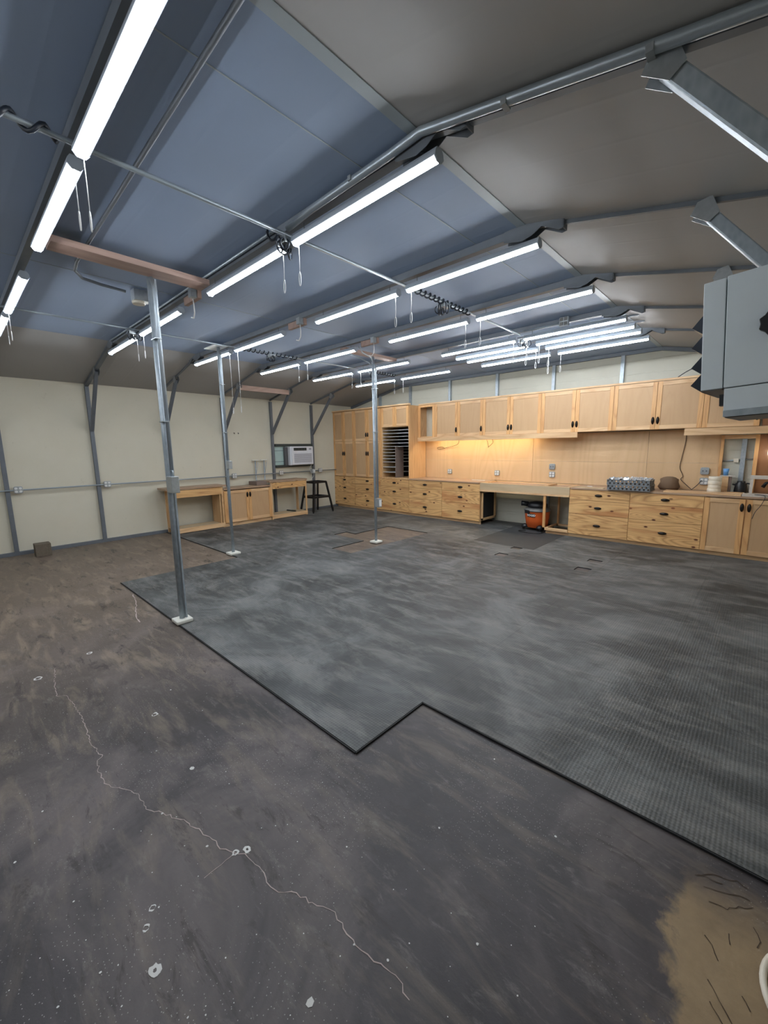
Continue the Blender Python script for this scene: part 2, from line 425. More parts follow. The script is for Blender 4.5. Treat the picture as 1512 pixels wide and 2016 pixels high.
for pts_ in ([(-.03, 1.80), (.0, 1.83), (.04, 1.84), (.07, 1.86), (.10, 1.85)], [(-.02, 1.75), (.03, 1.77), (.08, 1.80), (.11, 1.80)], [(.0, 1.70), (.05, 1.71), (.08, 1.75), (.12, 1.78)], [(-.05, 1.78), (-.02, 1.80), (.03, 1.81)],
    [(.02, 1.42), (.05, 1.38), (.10, 1.33)], [(.0, 1.56), (.02, 1.54), (.04, 1.50)], [(.06, 1.62), (.065, 1.58)], [(.03, 1.36), (.08, 1.30), (.12, 1.27)], [(.10, 1.44), (.12, 1.41)], [(.12, 1.70), (.14, 1.66), (.13, 1.63)]):
    ribbon(b, jag(pts_, .004, .015), .0013, .0016)
struct(b.build('floor', ['floor', 'crack', 'paint', 'scuff']))

a0, a1 = YF0, YB
b = MB(); q = [(xl(a0) - .15, a0), (xl(a0), a0), (xl(a1), a1), (xl(a1) - .15, a1)]
b.prism(q, 0, ZE + .1, 2)
left_wall = struct(b.build('wall_left', 'wall'))
struct(bx(-9.15, XR + .15, YB, YB + .12, 0, 3.4).build('wall_back', 'wallb'))
struct(bx(XR, XR + .12, YF0, YB, 0, ZE + .1).build('wall_right', 'wall'))
struct(bx(-9.15, XR + .15, YF0 - .12, YF0, 0, 3.4).build('wall_front', 'wall'))
b = MB()
for (xa, za), (xb, zb) in (((None, ZE), (FL, ZC)), ((FL, ZC), (FR, ZC)), ((FR, ZC), (XR, ZE))):
    p0 = (xl(a0) if xa is None else xa); p1 = (xl(a1) if xa is None else xa)
    vs = [b.b.verts.new(v) for v in [(p0, a0, za), (xb, a0, zb), (xb, a1, zb), (p1, a1, za)]]
    b.mi = 0 if xa == FL else 2
    us = [b.b.verts.new((v.co.x, v.co.y, v.co.z + .06)) for v in vs]
    b._f(vs); b._f(us[::-1])
    for i in range(4): b._f([vs[i], vs[(i + 1) % 4], us[(i + 1) % 4], us[i]])
b.mi = 1
b.box(FR - .06, FR + .0, a0, a1, ZC - .004, ZC + .01)
b.box(-1.839, -1.833, a0, a1, ZC - .003, ZC + .01)
b.box(-4.593, -4.588, a0, a1, ZC - .003, ZC + .01)
struct(b.build('ceiling', ['ceil', 'tape', 'ceils']))
# steel base rail along the left wall
b = MB(); b.prism([(xl(a0), a0), (xl(a0) + .057, a0), (xl(a1) + .057, a1), (xl(a1), a1)], 0, .055, 2)
struct(b.build('baseboard_left', 'galvd'))

# ------------------------------------------------------------------ steel frames
FY = [.632 + 1.226 * k for k in range(-3, 6)]   # index 3 is the nearest frame in view
frame_labels = {
    0: 'galvanised steel frame nearest the camera, its wall post at the far left edge',
    1: 'galvanised steel frame second from the camera, its post beside the concrete block',
    2: 'galvanised steel frame behind the first tall conduit pole, third from the camera',
    3: 'galvanised steel frame behind the second conduit pole, fourth from the camera',
    4: 'galvanised steel frame on the near side of the window air conditioner',
    5: 'galvanised steel frame on the far side of the window air conditioner, nearest the tall cabinets'}
T = .057
def sweep(b, pts, y, w_=T, h=T):
    for (xa, za), (xb, zb) in zip(pts, pts[1:]): b.beam((xa, y, za), (xb, y, zb), w_, h, (0, 1, 0))
for k, y in enumerate(FY):
    kk = k - 3; X0 = xl(y)
    if kk < -1: continue
    lab = frame_labels.get(kk) or 'galvanised roof truss %s behind the camera' % ('just' if kk == -1 else 'farther')
    t = thing('roof_truss', lab, 'steel frame', (0, y, 0), group='steel frames of the building')
    h = T / 2 + .004
    bx(X0 + .002, X0 + .002 + T, -T / 2, T / 2, .055, ZE - .05).build('post', 'galvd', t)
    hl = h if kk <= 1 else .014
    b = MB(); sweep(b, [(X0 + .02, ZE - hl + .004), (FL, ZC - hl)], 0, .045, T if kk <= 1 else .03); b.build('rafter', 'galvd', t)
    hr = .016 if kk == 1 else .008
    b = MB(); sweep(b, [(FR, ZC - hr), (XR - .02, ZE - hr + .004)], 0, .035, .036 if kk == 1 else .02); b.build('rafter', 'galvd', t)
    b = MB(); sweep(b, [(FL, ZC - h), (FR, ZC - h)], 0); b.build('collar_beam', 'galvd', t)
    bx(XR - .002 - T, XR - .002, -T / 2, T / 2, .0, ZE - .05).build('post', 'galvd', t)
    # knee braces: left and right, U shaped channels
    for sgn, A, Bp in ((1, (X0 + .06, 2.02), (-8.04, zc(-8.04) - .07)), (-1, (XR - .06, 2.02), (-.385, zc(-.385) - .062))):
        b = MB(); b.beam((A[0], 0, A[1]), (Bp[0], 0, Bp[1]), .060, .052, (0, 1, 0)); b.build('knee_brace', 'galv' if sgn < 0 else 'galvd', t, bevel=.006)
        b = MB()
        d = Vector((Bp[0] - A[0], 0, Bp[1] - A[1])).normalized(); c0 = Vector((Bp[0], 0, Bp[1])); n0 = Vector((d.z, 0, -d.x))
        for yy in (-.036, .033):
            q = [c0 - d * .07 + n0 * .03, c0 - d * .07 - n0 * .03, c0 + d * .03 - n0 * .06, c0 + d * .06, c0 + d * .03 + n0 * .06]
            b.prism([(v.x, v.z) for v in q], yy, yy + .003, 1)
        b.build('brace_bracket', 'plate', t)
    # knuckle joints at both ends of the collar
    for sgn, xk in ((-1, FL), (1, FR)):
        b = MB(); sl = (ZE - ZC) / (XR - FR)
        e = Vector((xk + sgn * .27, 0, ZC - h + .27 * sl * 1.0)); cst = Vector((xk, 0, ZC - h))
        for yy in (-.034, .031):
            q = [(xk - sgn * .16, ZC - h + .03), (xk + sgn * .02, ZC - h + .034), (e.x, e.z + .034), (e.x, e.z - .022), (e.x - sgn * .03, e.z - .026), (xk + sgn * .12, ZC - h - .022), (xk + sgn * .05, ZC - h - .06), (xk - sgn * .02, ZC - h - .075), (xk - sgn * .16, ZC - h - .045)]
            b.prism(q, yy, yy + .003, 1)
        b.box(e.x - .003, e.x + .003, -.034, .034, e.z - .022, e.z + .034)
        b.build('gusset_plate', 'galvd', t)
# end frame on the back wall with its studs
t = thing('end_wall_framing', 'galvanised studs and rail on the far wall above the wooden wall cabinets', 'steel frame', (0, YB - .03, 0))
for x in (-7.8, -6.75, -5.56, -4.36, -3.17, -1.99, -.8, -.27 - .0):
    ztop = zc(x, YB) - .055
    bx(x - T / 2, x + T / 2, -.027, .029, .0 if x > -5.2 else 2.2, ztop).build('stud', 'galv', t)
b = MB(); sweep(b, [(xl(YB) + .02, ZE - .03), (FL, ZC - .032), (FR, ZC - .032), (XR - .02, ZE - .03)], 0); b.build('top_rail', 'galvd', t)

# ------------------------------------------------------------------ strip lights
def loop_pts(z0, z1, r, y=0): return [(r * math.cos(a), y, z0 + (z1 - z0) * (.5 - .5 * math.sin(a))) for a in [PI / 2 + 2 * PI * k / 12 for k in range(13)]]
def make_light(name='strip_light'):
    t = thing(name, 'x', 'strip light', (0, 0, 0))
    L = .605
    b = MB()   # folded reflector housing, cross section extruded along x
    o_ = [(-.037, .010), (-.032, .03), (-.02, .048), (.02, .048), (.032, .03), (.037, .010), (.035, .006), (.016, .004), (-.016, .004), (-.035, .006)]
    b.prism(o_, -L, L, 0)
    h_ = b.build('housing', 'lampwhite', t)
    for sg in (-1, 1):
        b = MB(); b.prism([(-.037, .006), (-.032, .03), (-.02, .048), (.02, .048), (.032, .03), (.037, .006), (.018, -.016), (-.018, -.016)], sg * L, sg * (L + .006), 0)
        b.build('end_cap', 'lampwhite', t)
    b = MB(); n = 7
    b.prism([(.015 * math.cos(PI + PI * k / n), -.0 + .015 * math.sin(PI + PI * k / n)) for k in range(n + 1)], -L + .01, L - .01, 0)
    b.build('led_tube', 'tube', t, label='glowing white tube')
    for sx in (-.5, .5):
        b = MB(); b.tube([(sx, 0, .048), (sx, 0, .115)], .003, 5)
        b.build('hanging_hook', 'galvd', t)
    return t
def add_cord(t, xs, length):
    b = MB(); b.tube([(xs, 0, 0), (xs + .004, 0, -length * .5), (xs, 0, -length)], .0022, 5)
    c = b.build('pull_cord', 'string', t)
    b = MB(); pts = [(xs + .011 * math.cos(a), 0, -length - .045 + .045 * math.sin(a)) for a in [PI / 2 + 2 * PI * k / 14 for k in range(15)]]
    b.tube(pts, .0028, 5, False); b.build('cord_grip', 'string', c)
base = make_light()
ZL = 3.055
rows = [('added unseen row just behind the camera', -1), ('nearest ceiling row', 0), ('second ceiling row from the camera', 1), ('third ceiling row from the camera', 2), ('fourth ceiling row from the camera', 3), ('fifth ceiling row from the camera', 4), ('farthest ceiling row', 5)]  # the row behind the camera is added to brighten near floor, ceiling and heater
LX = [(-1.94, -1, 'rightmost'), (-3.27, 1, 'second from the right'), (-5.16, -1, 'third from the right'), (-6.54, 1, 'leftmost')]
for rn, k in rows:
    for x, side, pn in LX:
        if k < 0 and side > 0 and x < -6: pass
        lt = dup(base, (x, FY[k + 3], ZL), 0, 'lit strip light, %s in the %s' % (pn, rn), 'strip lights hung under the ceiling beams')
        L_ = .19
        if k == 2 and x < -4.5: L_ = .78
        if k == 0 and x > -2: L_ = .26
        add_cord(lt, side * .57, L_)
for yy, nm in ((5.94, 'just behind the fifth row'), (6.28, 'just before the farthest row')):
    for x, side, pn in LX[:2]:
        lt = dup(base, (x, yy, ZL), 0, 'lit strip light, %s of the extra pair %s' % ('right' if x > -3 else 'left', nm), 'strip lights hung under the ceiling beams')
        add_cord(lt, side * .57, .17)
def rm_tree(o):
    for c in list(o.children): rm_tree(c)
    bpy.data.objects.remove(o)
rm_tree(base)
# chain rails carrying the extra pairs
for yy in (5.94, 6.28):
    tag(MB().beam((-4.0, yy, 3.19), (-1.3, yy, 3.19), .03, .02).build('hanger_rail', 'galvd'), 'thin steel rail over the extra light pair %s' % ('behind the fifth row' if yy < 6 else 'before the farthest row'), 'rail')

# ------------------------------------------------------------------ overhead conduits and cables
def conduit(label, pts, r=.0105, name='conduit', n=8, mat='emt'):
    b = MB(); b.tube(pts, r, n)
    return tag(b.build(name, mat), label, 'conduit')
ZK = 3.125
conduit('steel conduit crossing the ceiling lengthwise between the two right columns of lights', [(-2.605, -4, ZK), (-2.605, 5.52, ZK)], .0135)
conduit('steel conduit crossing the ceiling lengthwise between the two left columns of lights', [(-5.85, -4, ZK), (-5.85, 6.7, ZK)], .0115)
def helix(label, x, y0, y1, z, rad=.024, pitch=.075, rr=.0085):
    n = int(abs(y1 - y0) / pitch * 10); b = MB()
    b.tube([(x + rad * math.cos(2 * PI * k / 10), y0 + (y1 - y0) * k / n, z + rad * math.sin(2 * PI * k / 10)) for k in range(n + 1)], rr, 5)
    return tag(b.build('wrapped_cable', 'cable'), label, 'cable')
helix('dark cable wound around the conduit at the top left edge', -2.605, -.6, .56, ZK, .026, .12, .011)
helix('dark cable wound around the conduit between the third and fourth light rows on the right', -2.605, 3.25, 4.22, ZK)
helix('dark cable wound around the left conduit between the third and fourth light rows', -5.85, 3.2, 4.2, ZK)
helix('dark cable wound around the left conduit before the farthest light row', -5.85, 5.95, 6.65, ZK)
def clump(label, x, y, z):
    t = thing('junction_box', label, 'junction box', (x, y, z))
    bx(-.05, .05, -.05, .05, -.045, .0).build('box_body', 'plate', t, bevel=.004)
    b = MB()
    for i in range(7):
        a = random.uniform(0, 2 * PI); r1 = random.uniform(.03, .055); ox, oy = random.uniform(-.05, .05), random.uniform(-.07, .07)
        b.tube([(ox + r1 * math.cos(s) * math.cos(a), oy + r1 * math.cos(s) * math.sin(a), -.055 + r1 * math.sin(s)) for s in [2 * PI * k / 12 for k in range(13)]], .006, 5, False)
    b.build('coiled_wire', 'cable', t)
clump('cluster of coiled dark cable under the right conduit beyond the third light row', -2.62, 3.75, ZK - .01)
clump('cluster of coiled dark cable under the left conduit beyond the third light row', -5.86, 3.72, ZK - .01)
clump('cluster of coiled dark cable under the left conduit beyond the fifth light row', -5.86, 6.0, ZK - .01)
clump('cable cluster where the four crowded right light rows meet', -2.66, 5.75, ZK - .01)
clump('cable cluster at the inner joint of the second light row on the right', -2.62, 1.84, ZK - .02)
clump('cable cluster on the left conduit at the second light row', -5.85, 1.78, ZK - .02)
helix('dark coiled lead lying along the second roof beam left of the right conduit', -2.75, 1.75, 1.9, ZK + .03)
# dark conduit run along the ceiling ahead of the second frame
cc = conduit('dark conduit run across the ceiling and bent toward the first pole', [(.0, .90, 3.0), (-1.43, .90, 3.195), (-4.3, .95, 3.195), (-4.5, .97, 3.19), (-4.64, 1.05, 3.185), (-4.68, 1.2, 3.18), (-4.68, 1.40, 3.17)], .013, mat='galvd')
t = thing('ceiling_socket', 'round pale ceiling socket box at the end of the bent conduit', 'socket', (-4.66, 1.5, 3.1))
bx(-.05, .05, -.05, .1, 0, .10).build('box_body', 'plate', t, bevel=.004)
MB().lathe([(.055, -.03), (.06, -.01), (.05, 0)], n=16).build('socket_base', 'offwhite', t)
# big conduit following the second frame from the right rafter onto the collar
sl = (ZE - ZC) / (XR - FR)
pts = [(XR - .03, 1.80, zc(XR - .03) - .03)] + [(x, 1.80, zc(x) - .03) for x in (0, -.5, -1.0, -1.25)] + [(-1.40, 1.80, ZC - .035), (-1.6, 1.802, ZC - .045), (-2.3, 1.81, ZC - .05), (-2.56, 1.81, ZC - .07)]
conduit('thick galvanised conduit strapped to the second roof frame, at the top right', pts, .022, n=12)
for x, nm in ((-.42, 'rightmost'), (-.95, 'middle'), (-1.9, 'leftmost')):
    tag(bx(x - .012, x + .012, 1.776, 1.826, zc(x) - .056, zc(x) - .03).build('conduit_strap', 'plate'), '%s of three steel straps on the thick conduit at the top right' % nm, 'strap')
conduit('thin conduit fixed under the second roof beam over the left lights', [(-2.7, 1.81, ZC - .03), (-6.9, 1.81, ZC - .03)], .011)
conduit('thin conduit along the beam of the fifth light row', [(-2.05, 5.47, 3.15), (-2.55, 5.5, 3.15)], .012)
t = thing('quad_socket_box', 'grey socket box on the fifth roof beam above the crowded lights', 'socket', (-2.0, 5.45, 3.15))
bx(-.055, .055, -.025, .025, -.05, .055).build('box_body', 'plate', t, bevel=.004)
b = MB()
for i in (-1, 1):
    for j in (-1, 1): b.box(i * .026 - .019, i * .026 + .019, -.031, -.024, j * .026 - .019 + .002, j * .026 + .019 + .002)
b.build('socket_face', 'vacgrey', t)
# wooden blocks with cord outlets in mid span
for k, nm in ((1, 'second'), (2, 'third'), (3, 'fourth')):
    y = FY[k + 3]
    t = thing('mid_beam_outlet', 'pinkish wood block with outlet and hanging lead under the %s roof beam' % nm, 'outlet', (-4.2, y, 3.13))
    bx(-.22, .1, -.02, .019, -.05, .02).build('wood_block', 'lumber', t)
    bx(.03, .09, -.08, -.02, -.05, .02).build('outlet_box', 'plate', t)
    b = MB(); b.tube([(.06, -.05, -.05), (.07, -.05, -.12), (.05, -.04, -.18), (.0, -.03, -.215), (-.05, -.03, -.20)], .006, 6); b.build('lead', 'string', t)

# ------------------------------------------------------------------ ceiling lumber
tag(bx(-3.98, -3.80, .7, 1.82, 3.105, 3.15).build('ceiling_board', 'lumber'), 'pinkish timber board under the ceiling holding the first conduit pole', 'timber board')
tag(bx(-4.93, -4.80, 4.34, 5.5, 3.105, 3.15).build('ceiling_board', 'lumber'), 'pinkish timber board under the ceiling holding the third conduit pole', 'timber board')
b = MB(); b.beam((-8.04, 4.32, zc(-8.04) - .10), (-8.04, 5.5, zc(-8.04) - .10), .04, .10)
tag(b.build('eave_board', 'lumber'), 'short timber plank spanning two roof frames above the left wall', 'timber board')

# ------------------------------------------------------------------ poles
def junction(parent, x, y, z, w_=.055, h=.06, mat='plate'):
    bx(x - w_, x + w_, y - .03, y + .03, z - h, z + h).build('switch_box', mat, parent, bevel=.004)
def pole(label, x, y, ztop, box_z, two_top, label_base, second=(.055, -.01), bs=.075):
    t = thing('conduit_pole', label, 'pole', (x, y, 0))
    b = MB(); b.box(-bs, bs, -bs, bs, .011, .045); b.build('pole_base', 'puck', t, label=label_base, bevel=.008)
    b = MB(); b.tube([(0, 0, .045), (0, 0, ztop)], .0235, 12); b.build('pole_tube', 'galv', t)
    b = MB(); b.tube([(second[0], second[1], box_z), (second[0], second[1], two_top - .1), (second[0] * .5, 0, two_top)], .0155, 10); b.build('drop_conduit', 'emt', t)
    b = MB()
    for z in (1.9, 2.6):
        if z < two_top: b.box(-.026, second[0] + .019, -.026, .026, z, z + .008)
    b.build('pipe_clamp', 'plate', t)
    return t
p = pole('galvanised conduit pole nearest the camera, on a square white foot', -4.0, 1.39, 3.105, 1.41, 3.1, 'square white foot block', (.062, .01))
b = MB(); b.box(-.02, .02, .03, .045, .045, 3.1); b.build('strut_channel', 'galv', p)
bx(.035, .15, -.035, .035, 1.27, 1.42).build('junction_box', 'plate', p, bevel=.005)
MB().tube([(.06, 0, 1.42), (.075, 0, 1.47), (.11, 0, 1.47), (.12, 0, 1.42)], .007, 6).build('cable_loop', 'emt', p)
p = pole('galvanised conduit pole in the middle, at the mat edge before the low cabinets', -6.06, 2.96, 3.14, 1.44, 3.08, 'rectangular white foot block', (.052, .0), .085)
bx(.03, .12, -.03, .03, 1.36, 1.48).build('junction_box', 'plate', p, bevel=.005)
bx(-.25, .12, -.1, .1, 3.14, 3.15).build('top_plate', 'white', p)
p = pole('galvanised conduit pole farthest from the camera, standing in the bare floor patch', -4.86, 4.98, 3.105, .80, 3.0, 'lumpy white plaster foot', (.06, .0), .08)
bx(.025, .115, -.035, .035, .64, .79).build('outlet_box', 'plate', p, bevel=.005)
bx(.113, .120, -.028, .028, .66, .77).build('outlet_cover', 'white', p)
b = MB(); b.lathe([(.03, 0), (.022, .012)], (-.14, .02, .0), 8); b.build('plaster_lump', 'puck', p)
MB().tube([(0, 0, 3.0), (.05, -.1, 3.08), (.12, -.35, 3.1), (.3, -.6, 3.12)], .011, 8).build('curved_conduit', 'emt', p)
MB().tube([(0, 0, 2.95), (-.05, -.05, 3.02), (-.14, -.18, 3.09), (-.16, -.35, 3.12)], .009, 8).build('curved_conduit', 'emt', p)

# ------------------------------------------------------------------ rubber mats (cells cut from one floor plan)
import bisect
MX = [-8.92, -8.27, -7.2, -6.22, -6.13, -5.95, -5.82, -5.69, -5.13, -4.65, -4.3, -3.9, -3.66, -3.02, -2.9, -2.745, -2.57, -2.2, -1.74, -1.565, -1.49, -.41, .39]
MY = [1.34, 1.93, 2.91, 4.2, 4.94, 5.26, 5.53, 5.70, 6.07, 6.20, 7.58, 8.25]
sheets_x = [-8.92, -7.2, -5.95, -4.65, -3.66, -2.57, -1.49, -.41, .39]
sheets_y = [1.34, 2.91, 4.94, 6.20, 8.25]
def inside(x, y):
    if y < 2.91 and x < -5.82: return False
    if y < 1.93 and x > -1.49: return False
    if y > 7.58 and not (-4.3 < x < -3.02): return False
    if x < -8.27 and y < 3.0: return False
    if -5.69 < x < -4.65 and 4.94 < y < 6.2: return False
    if -5.95 < x < -5.69 and 4.94 < y < 5.26: return False
    if -5.13 < x < -4.65 and 4.2 < y < 6.2: return False
    if -2.9 < x < -2.745 and 5.53 < y < 5.70: return False
    if -2.9 < x < -2.745 and 6.07 < y < 6.2: return False
    if -1.74 < x < -1.565 and (5.53 < y < 5.70 or 6.07 < y < 6.2): return False
    return True
cells = {}
for i in range(len(MX) - 1):
    for j in range(len(MY) - 1):
        cx, cy = (MX[i] + MX[i + 1]) / 2, (MY[j] + MY[j + 1]) / 2
        if inside(cx, cy):
            key = (bisect.bisect(sheets_x, cx) - 1, bisect.bisect(sheets_y, cy) - 1)
            if cy > 6.2 and -3.66 > cx > -4.65: key = (key[0], key[1])
            cells[(i, j)] = key
def col_name(i): return ['against the left wall', 'second column from the left wall', 'third column from the left wall', 'fourth column from the left wall', 'in the middle column', 'third column from the right wall', 'second column from the right wall', 'against the right wall'][i]
def row_name(j): return ['nearest', 'second', 'third', 'farthest'][j]
MZ = .011
for key in sorted(set(cells.values())):
    b = MB(); b.mi = 0
    for (i, j), kk in cells.items():
        if kk != key: continue
        g = .0005
        def same(a, c): return cells.get((a, c)) == key
        x0, x1, y0, y1 = MX[i], MX[i + 1], MY[j], MY[j + 1]
        if not same(i - 1, j): x0 += g
        if not same(i + 1, j): x1 -= g
        if not same(i, j - 1): y0 += g
        if not same(i, j + 1): y1 -= g
        b.mi = 0
        q = [b.b.verts.new(v) for v in ((x0, y0, MZ), (x1, y0, MZ), (x1, y1, MZ), (x0, y1, MZ))]; b._f(q)
        b.mi = 1
        lo = [b.b.verts.new((v.co.x, v.co.y, .001)) for v in q]
        for n_, (a, c) in enumerate(((i, j - 1), (i + 1, j), (i, j + 1), (i - 1, j))):
            if not same(a, c): b._f([q[n_], q[(n_ + 1) % 4], lo[(n_ + 1) % 4], lo[n_]])
    dark = key in ((3, 3), (4, 3), (5, 3))
    o = b.build('rubber_mat', ['matd' if key == (4, 3) else 'mat', 'matedge'])
    tag(o, 'black rubber floor mat in the %s row, %s' % (row_name(key[1]), col_name(key[0])), 'floor mat', 'rubber mats covering the floor')
# upturned black edge strip along the open border of the mats
b = MB()
for p0, p1 in (((-5.82, 1.333), (-1.49, 1.333)), ((-1.483, 1.333), (-1.483, 1.925)), ((-1.483, 1.923), (.39, 1.923)), ((-8.27, 2.903), (-5.82, 2.903))):
    b.beam((p0[0], p0[1], .008), (p1[0], p1[1], .006), .006, .010)
tag(b.build('mat_edging', 'matedge'), 'thin black edging strip along the open border of the mats', 'edging')

# ------------------------------------------------------------------ cabinet kit
def cup_mesh():
    b = MB(); n, k = 12, 5
    grid = []
    for i in range(k + 1):      # dome over the face: half ellipsoid cut at the lower side
        th = PI * .5 * i / k
        grid.append([b.b.verts.new((.060 * math.cos(th) * math.cos(ph), -.028 * math.sin(th) - .001, .023 * math.cos(th) * math.sin(ph))) for ph in [2 * PI * q / n for q in range(n)]])
    for a, c in zip(grid, grid[1:]):
        for q in range(n): b._f([a[q], a[(q + 1) % n], c[(q + 1) % n], c[q]], True)
    b.b.faces.ensure_lookup_table()
    return b
_cup = cup_mesh().build('cup_pull', 'bronze'); CUP = _cup.data; bpy.data.objects.remove(_cup)
def pull(parent, x, y, z, vertical=False):
    o = bpy.data.objects.new('cup_pull', CUP); COL.objects.link(o); o.parent = parent; o.location = (x, y, z)
    if vertical: o.rotation_euler.y = PI / 2
    return o
def drawer(t, x0, x1, z0, z1, y=0.0, g=.0025, hx=None):
    d = bx(x0 + g, x1 - g, y - .02, y, z0 + g, z1 - g).build('drawer', 'pineX', t, bevel=.002)
    pull(d, (x0 + x1) / 2 if hx is None else hx, y - .02, (z0 + z1) / 2)
    return d
def door(t, x0, x1, z0, z1, y=0.0, hs=1, hz=None, fw=.062, g=.0025, handle=True, mat='stileZ', pane='ply'):
    x0 += g; x1 -= g; z0 += g; z1 -= g
    b = MB(); b.box(x0, x0 + fw, y - .02, y, z0, z1); b.box(x1 - fw, x1, y - .02, y, z0, z1); b.box(x0, x1, y - .003, y - .0005, z0, z1)
    d = b.build('door', mat, t, bevel=.0015)
    bx(x0 + fw, x1 - fw, y - .02, y, z1 - fw, z1).build('door_rail', 'pineXl', d, bevel=.0015)
    bx(x0 + fw, x1 - fw, y - .02, y, z0, z0 + fw).build('door_rail', 'pineXl', d, bevel=.0015)
    bx(x0 + fw, x1 - fw, y - .010, y - .004, z0 + fw, z1 - fw).build('door_panel', pane, d)
    if handle:
        pull(d, (x1 - fw * .5) if hs > 0 else (x0 + fw * .5), y - .02, hz if hz is not None else z0 + .13, True)
    return d

YC = 7.55        # front face plane of the base units
DB = 8.20 - YC
# drawer base units
def drawer_unit(x0, x1, label, zs=((.075, .44), (.44, .69), (.69, .872)), hx=None, deep=DB):
    t = thing('drawer_cabinet', label, 'cabinet', (x0, YC, 0), group='pine drawer cabinets under the worktop')
    W_ = x1 - x0
    b = MB()
    b.box(0, .018, 0, deep, .075, .872); b.box(W_ - .018, W_, 0, deep, .075, .872)
    b.box(.018, W_ - .018, 0.0, deep, .075, .093); b.box(.018, W_ - .018, deep - .01, deep, .093, .872)
    for z in (zs[1][0], zs[2][0]): b.box(.018, W_ - .018, .0, .03, z - .008, z + .008)
    b.build('carcass', 'pineZ', t)
    for z0, z1 in zs: drawer(t, 0, W_, z0, z1, hx=None if hx is None else hx)
    bx(0, W_, .035, .055, 0.0, .075).build('toe_kick', 'pineXl', t)
    return t
drawer_unit(-8.955, -8.11, 'knotty pine three-drawer base, leftmost, in the far corner by the black stand')
drawer_unit(-8.11, -7.16, 'knotty pine three-drawer base, second from the left, below the tall cupboards')
drawer_unit(-7.16, -6.22, 'knotty pine three-drawer base directly below the pigeonhole shelves')
drawer_unit(-6.22, -5.265, 'knotty pine three-drawer base just right of the tall cabinets')
drawer_unit(-5.265, -4.31, 'knotty pine three-drawer base left of the open knee space')
drawer_unit(-2.515, -1.57, 'knotty pine three-drawer base right of the open bench frame')
drawer_unit(-1.57, -.615, 'knotty pine three-drawer base left of the paired doors at right')
# base unit with two doors at the right edge
t = thing('door_cabinet', 'pine base cupboard with two framed doors at the right edge', 'cabinet', (-.615, YC, 0))
b = MB(); b.box(0, .018, 0, DB, .075, .872); b.box(.902, .92, 0, DB, .075, .872); b.box(.018, .902, 0, DB, .075, .093); b.box(.018, .902, DB - .01, DB, .093, .872)
b.box(.435, .485, -.0, .02, .093, .872)
b.build('carcass', 'pineZ', t)
door(t, 0, .455, .075, .865, hs=1, hz=.745); door(t, .465, .92, .075, .865, hs=-1, hz=.745)
bx(0, .92, .035, .055, 0, .075).build('toe_kick', 'pineXl', t)

# tall cupboards
def tall(x0, x1, label, low_handles=True, up_handles=True):
    t = thing('tall_cupboard', label, 'cupboard', (x0, YC, .876))
    W_ = x1 - x0; H = 1.744
    b = MB(); b.box(0, .02, 0, DB, 0, H); b.box(W_ - .02, W_, 0, DB, 0, H); b.box(.02, W_ - .02, 0, DB, H - .02, H); b.box(.02, W_ - .02, 0, DB, 0, .02); b.box(.02, W_ - .02, DB - .01, DB, .02, H - .02)
    b.build('carcass', 'pineZ', t)
    c = W_ / 2
    for i, (a, e) in enumerate(((0, c), (c, W_))):
        s_ = 1 if i == 0 else -1
        door(t, a, e, .01, .945, hs=s_, hz=.62, handle=low_handles)
        door(t, a, e, .945, H - .01, hs=s_, hz=1.10, handle=up_handles)
    return t
tall(-8.95, -8.11, 'tall pale pine cupboard in the far left corner', True, False)
tall(-8.11, -7.12, 'tall pale pine cupboard beside the pigeonhole shelves')
# pigeonhole unit
t = thing('pigeonhole_cabinet', 'tall pine unit with dark pigeonhole shelves and two small doors on top', 'cabinet', (-7.12, YC, .876))
W_ = .90; H = 1.744
b = MB(); b.box(0, .035, 0, DB, 0, H); b.box(.035, W_ - .02, 0, DB, H - .02, H); b.box(.035, W_ - .02, .0, DB, 1.255, 1.275); b.box(.035, W_ - .02, 0, DB, 0, .03)
b.build('carcass', 'pineZ', t)
b = MB(); b.box(W_ - .02, W_, 0, DB, 0, H); b.build('side_panel', 'pineZ', t)
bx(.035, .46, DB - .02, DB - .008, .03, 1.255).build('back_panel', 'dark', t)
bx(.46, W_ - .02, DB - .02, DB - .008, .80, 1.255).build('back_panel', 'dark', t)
door(t, .02, .455, 1.265, H - .01, handle=False); door(t, .455, W_ - .01, 1.265, H - .01, handle=False)
for z in (2.06, 1.985, 1.905, 1.827, 1.747, 1.669):
    bx(.035, W_ - .02, .004, DB - .02, z - .876 - .004, z - .876 + .005).build('shelf', 'shelf', t)
for z in (1.596, 1.52, 1.442, 1.366, 1.288, 1.162, 1.034):
    bx(.035, .455, .004, DB - .02, z - .876 - .004, z - .876 + .005).build('shelf', 'shelf', t)
bx(.455, .467, .004, .30, .03, .788).build('divider', 'greywood', t)
# crown moulding
tag(bx(-8.98, -6.19, YC - .05, YC + .02, 2.622, 2.655).build('crown_moulding', 'pineXl'), 'pale pine moulding along the top of the tall cupboards', 'moulding')

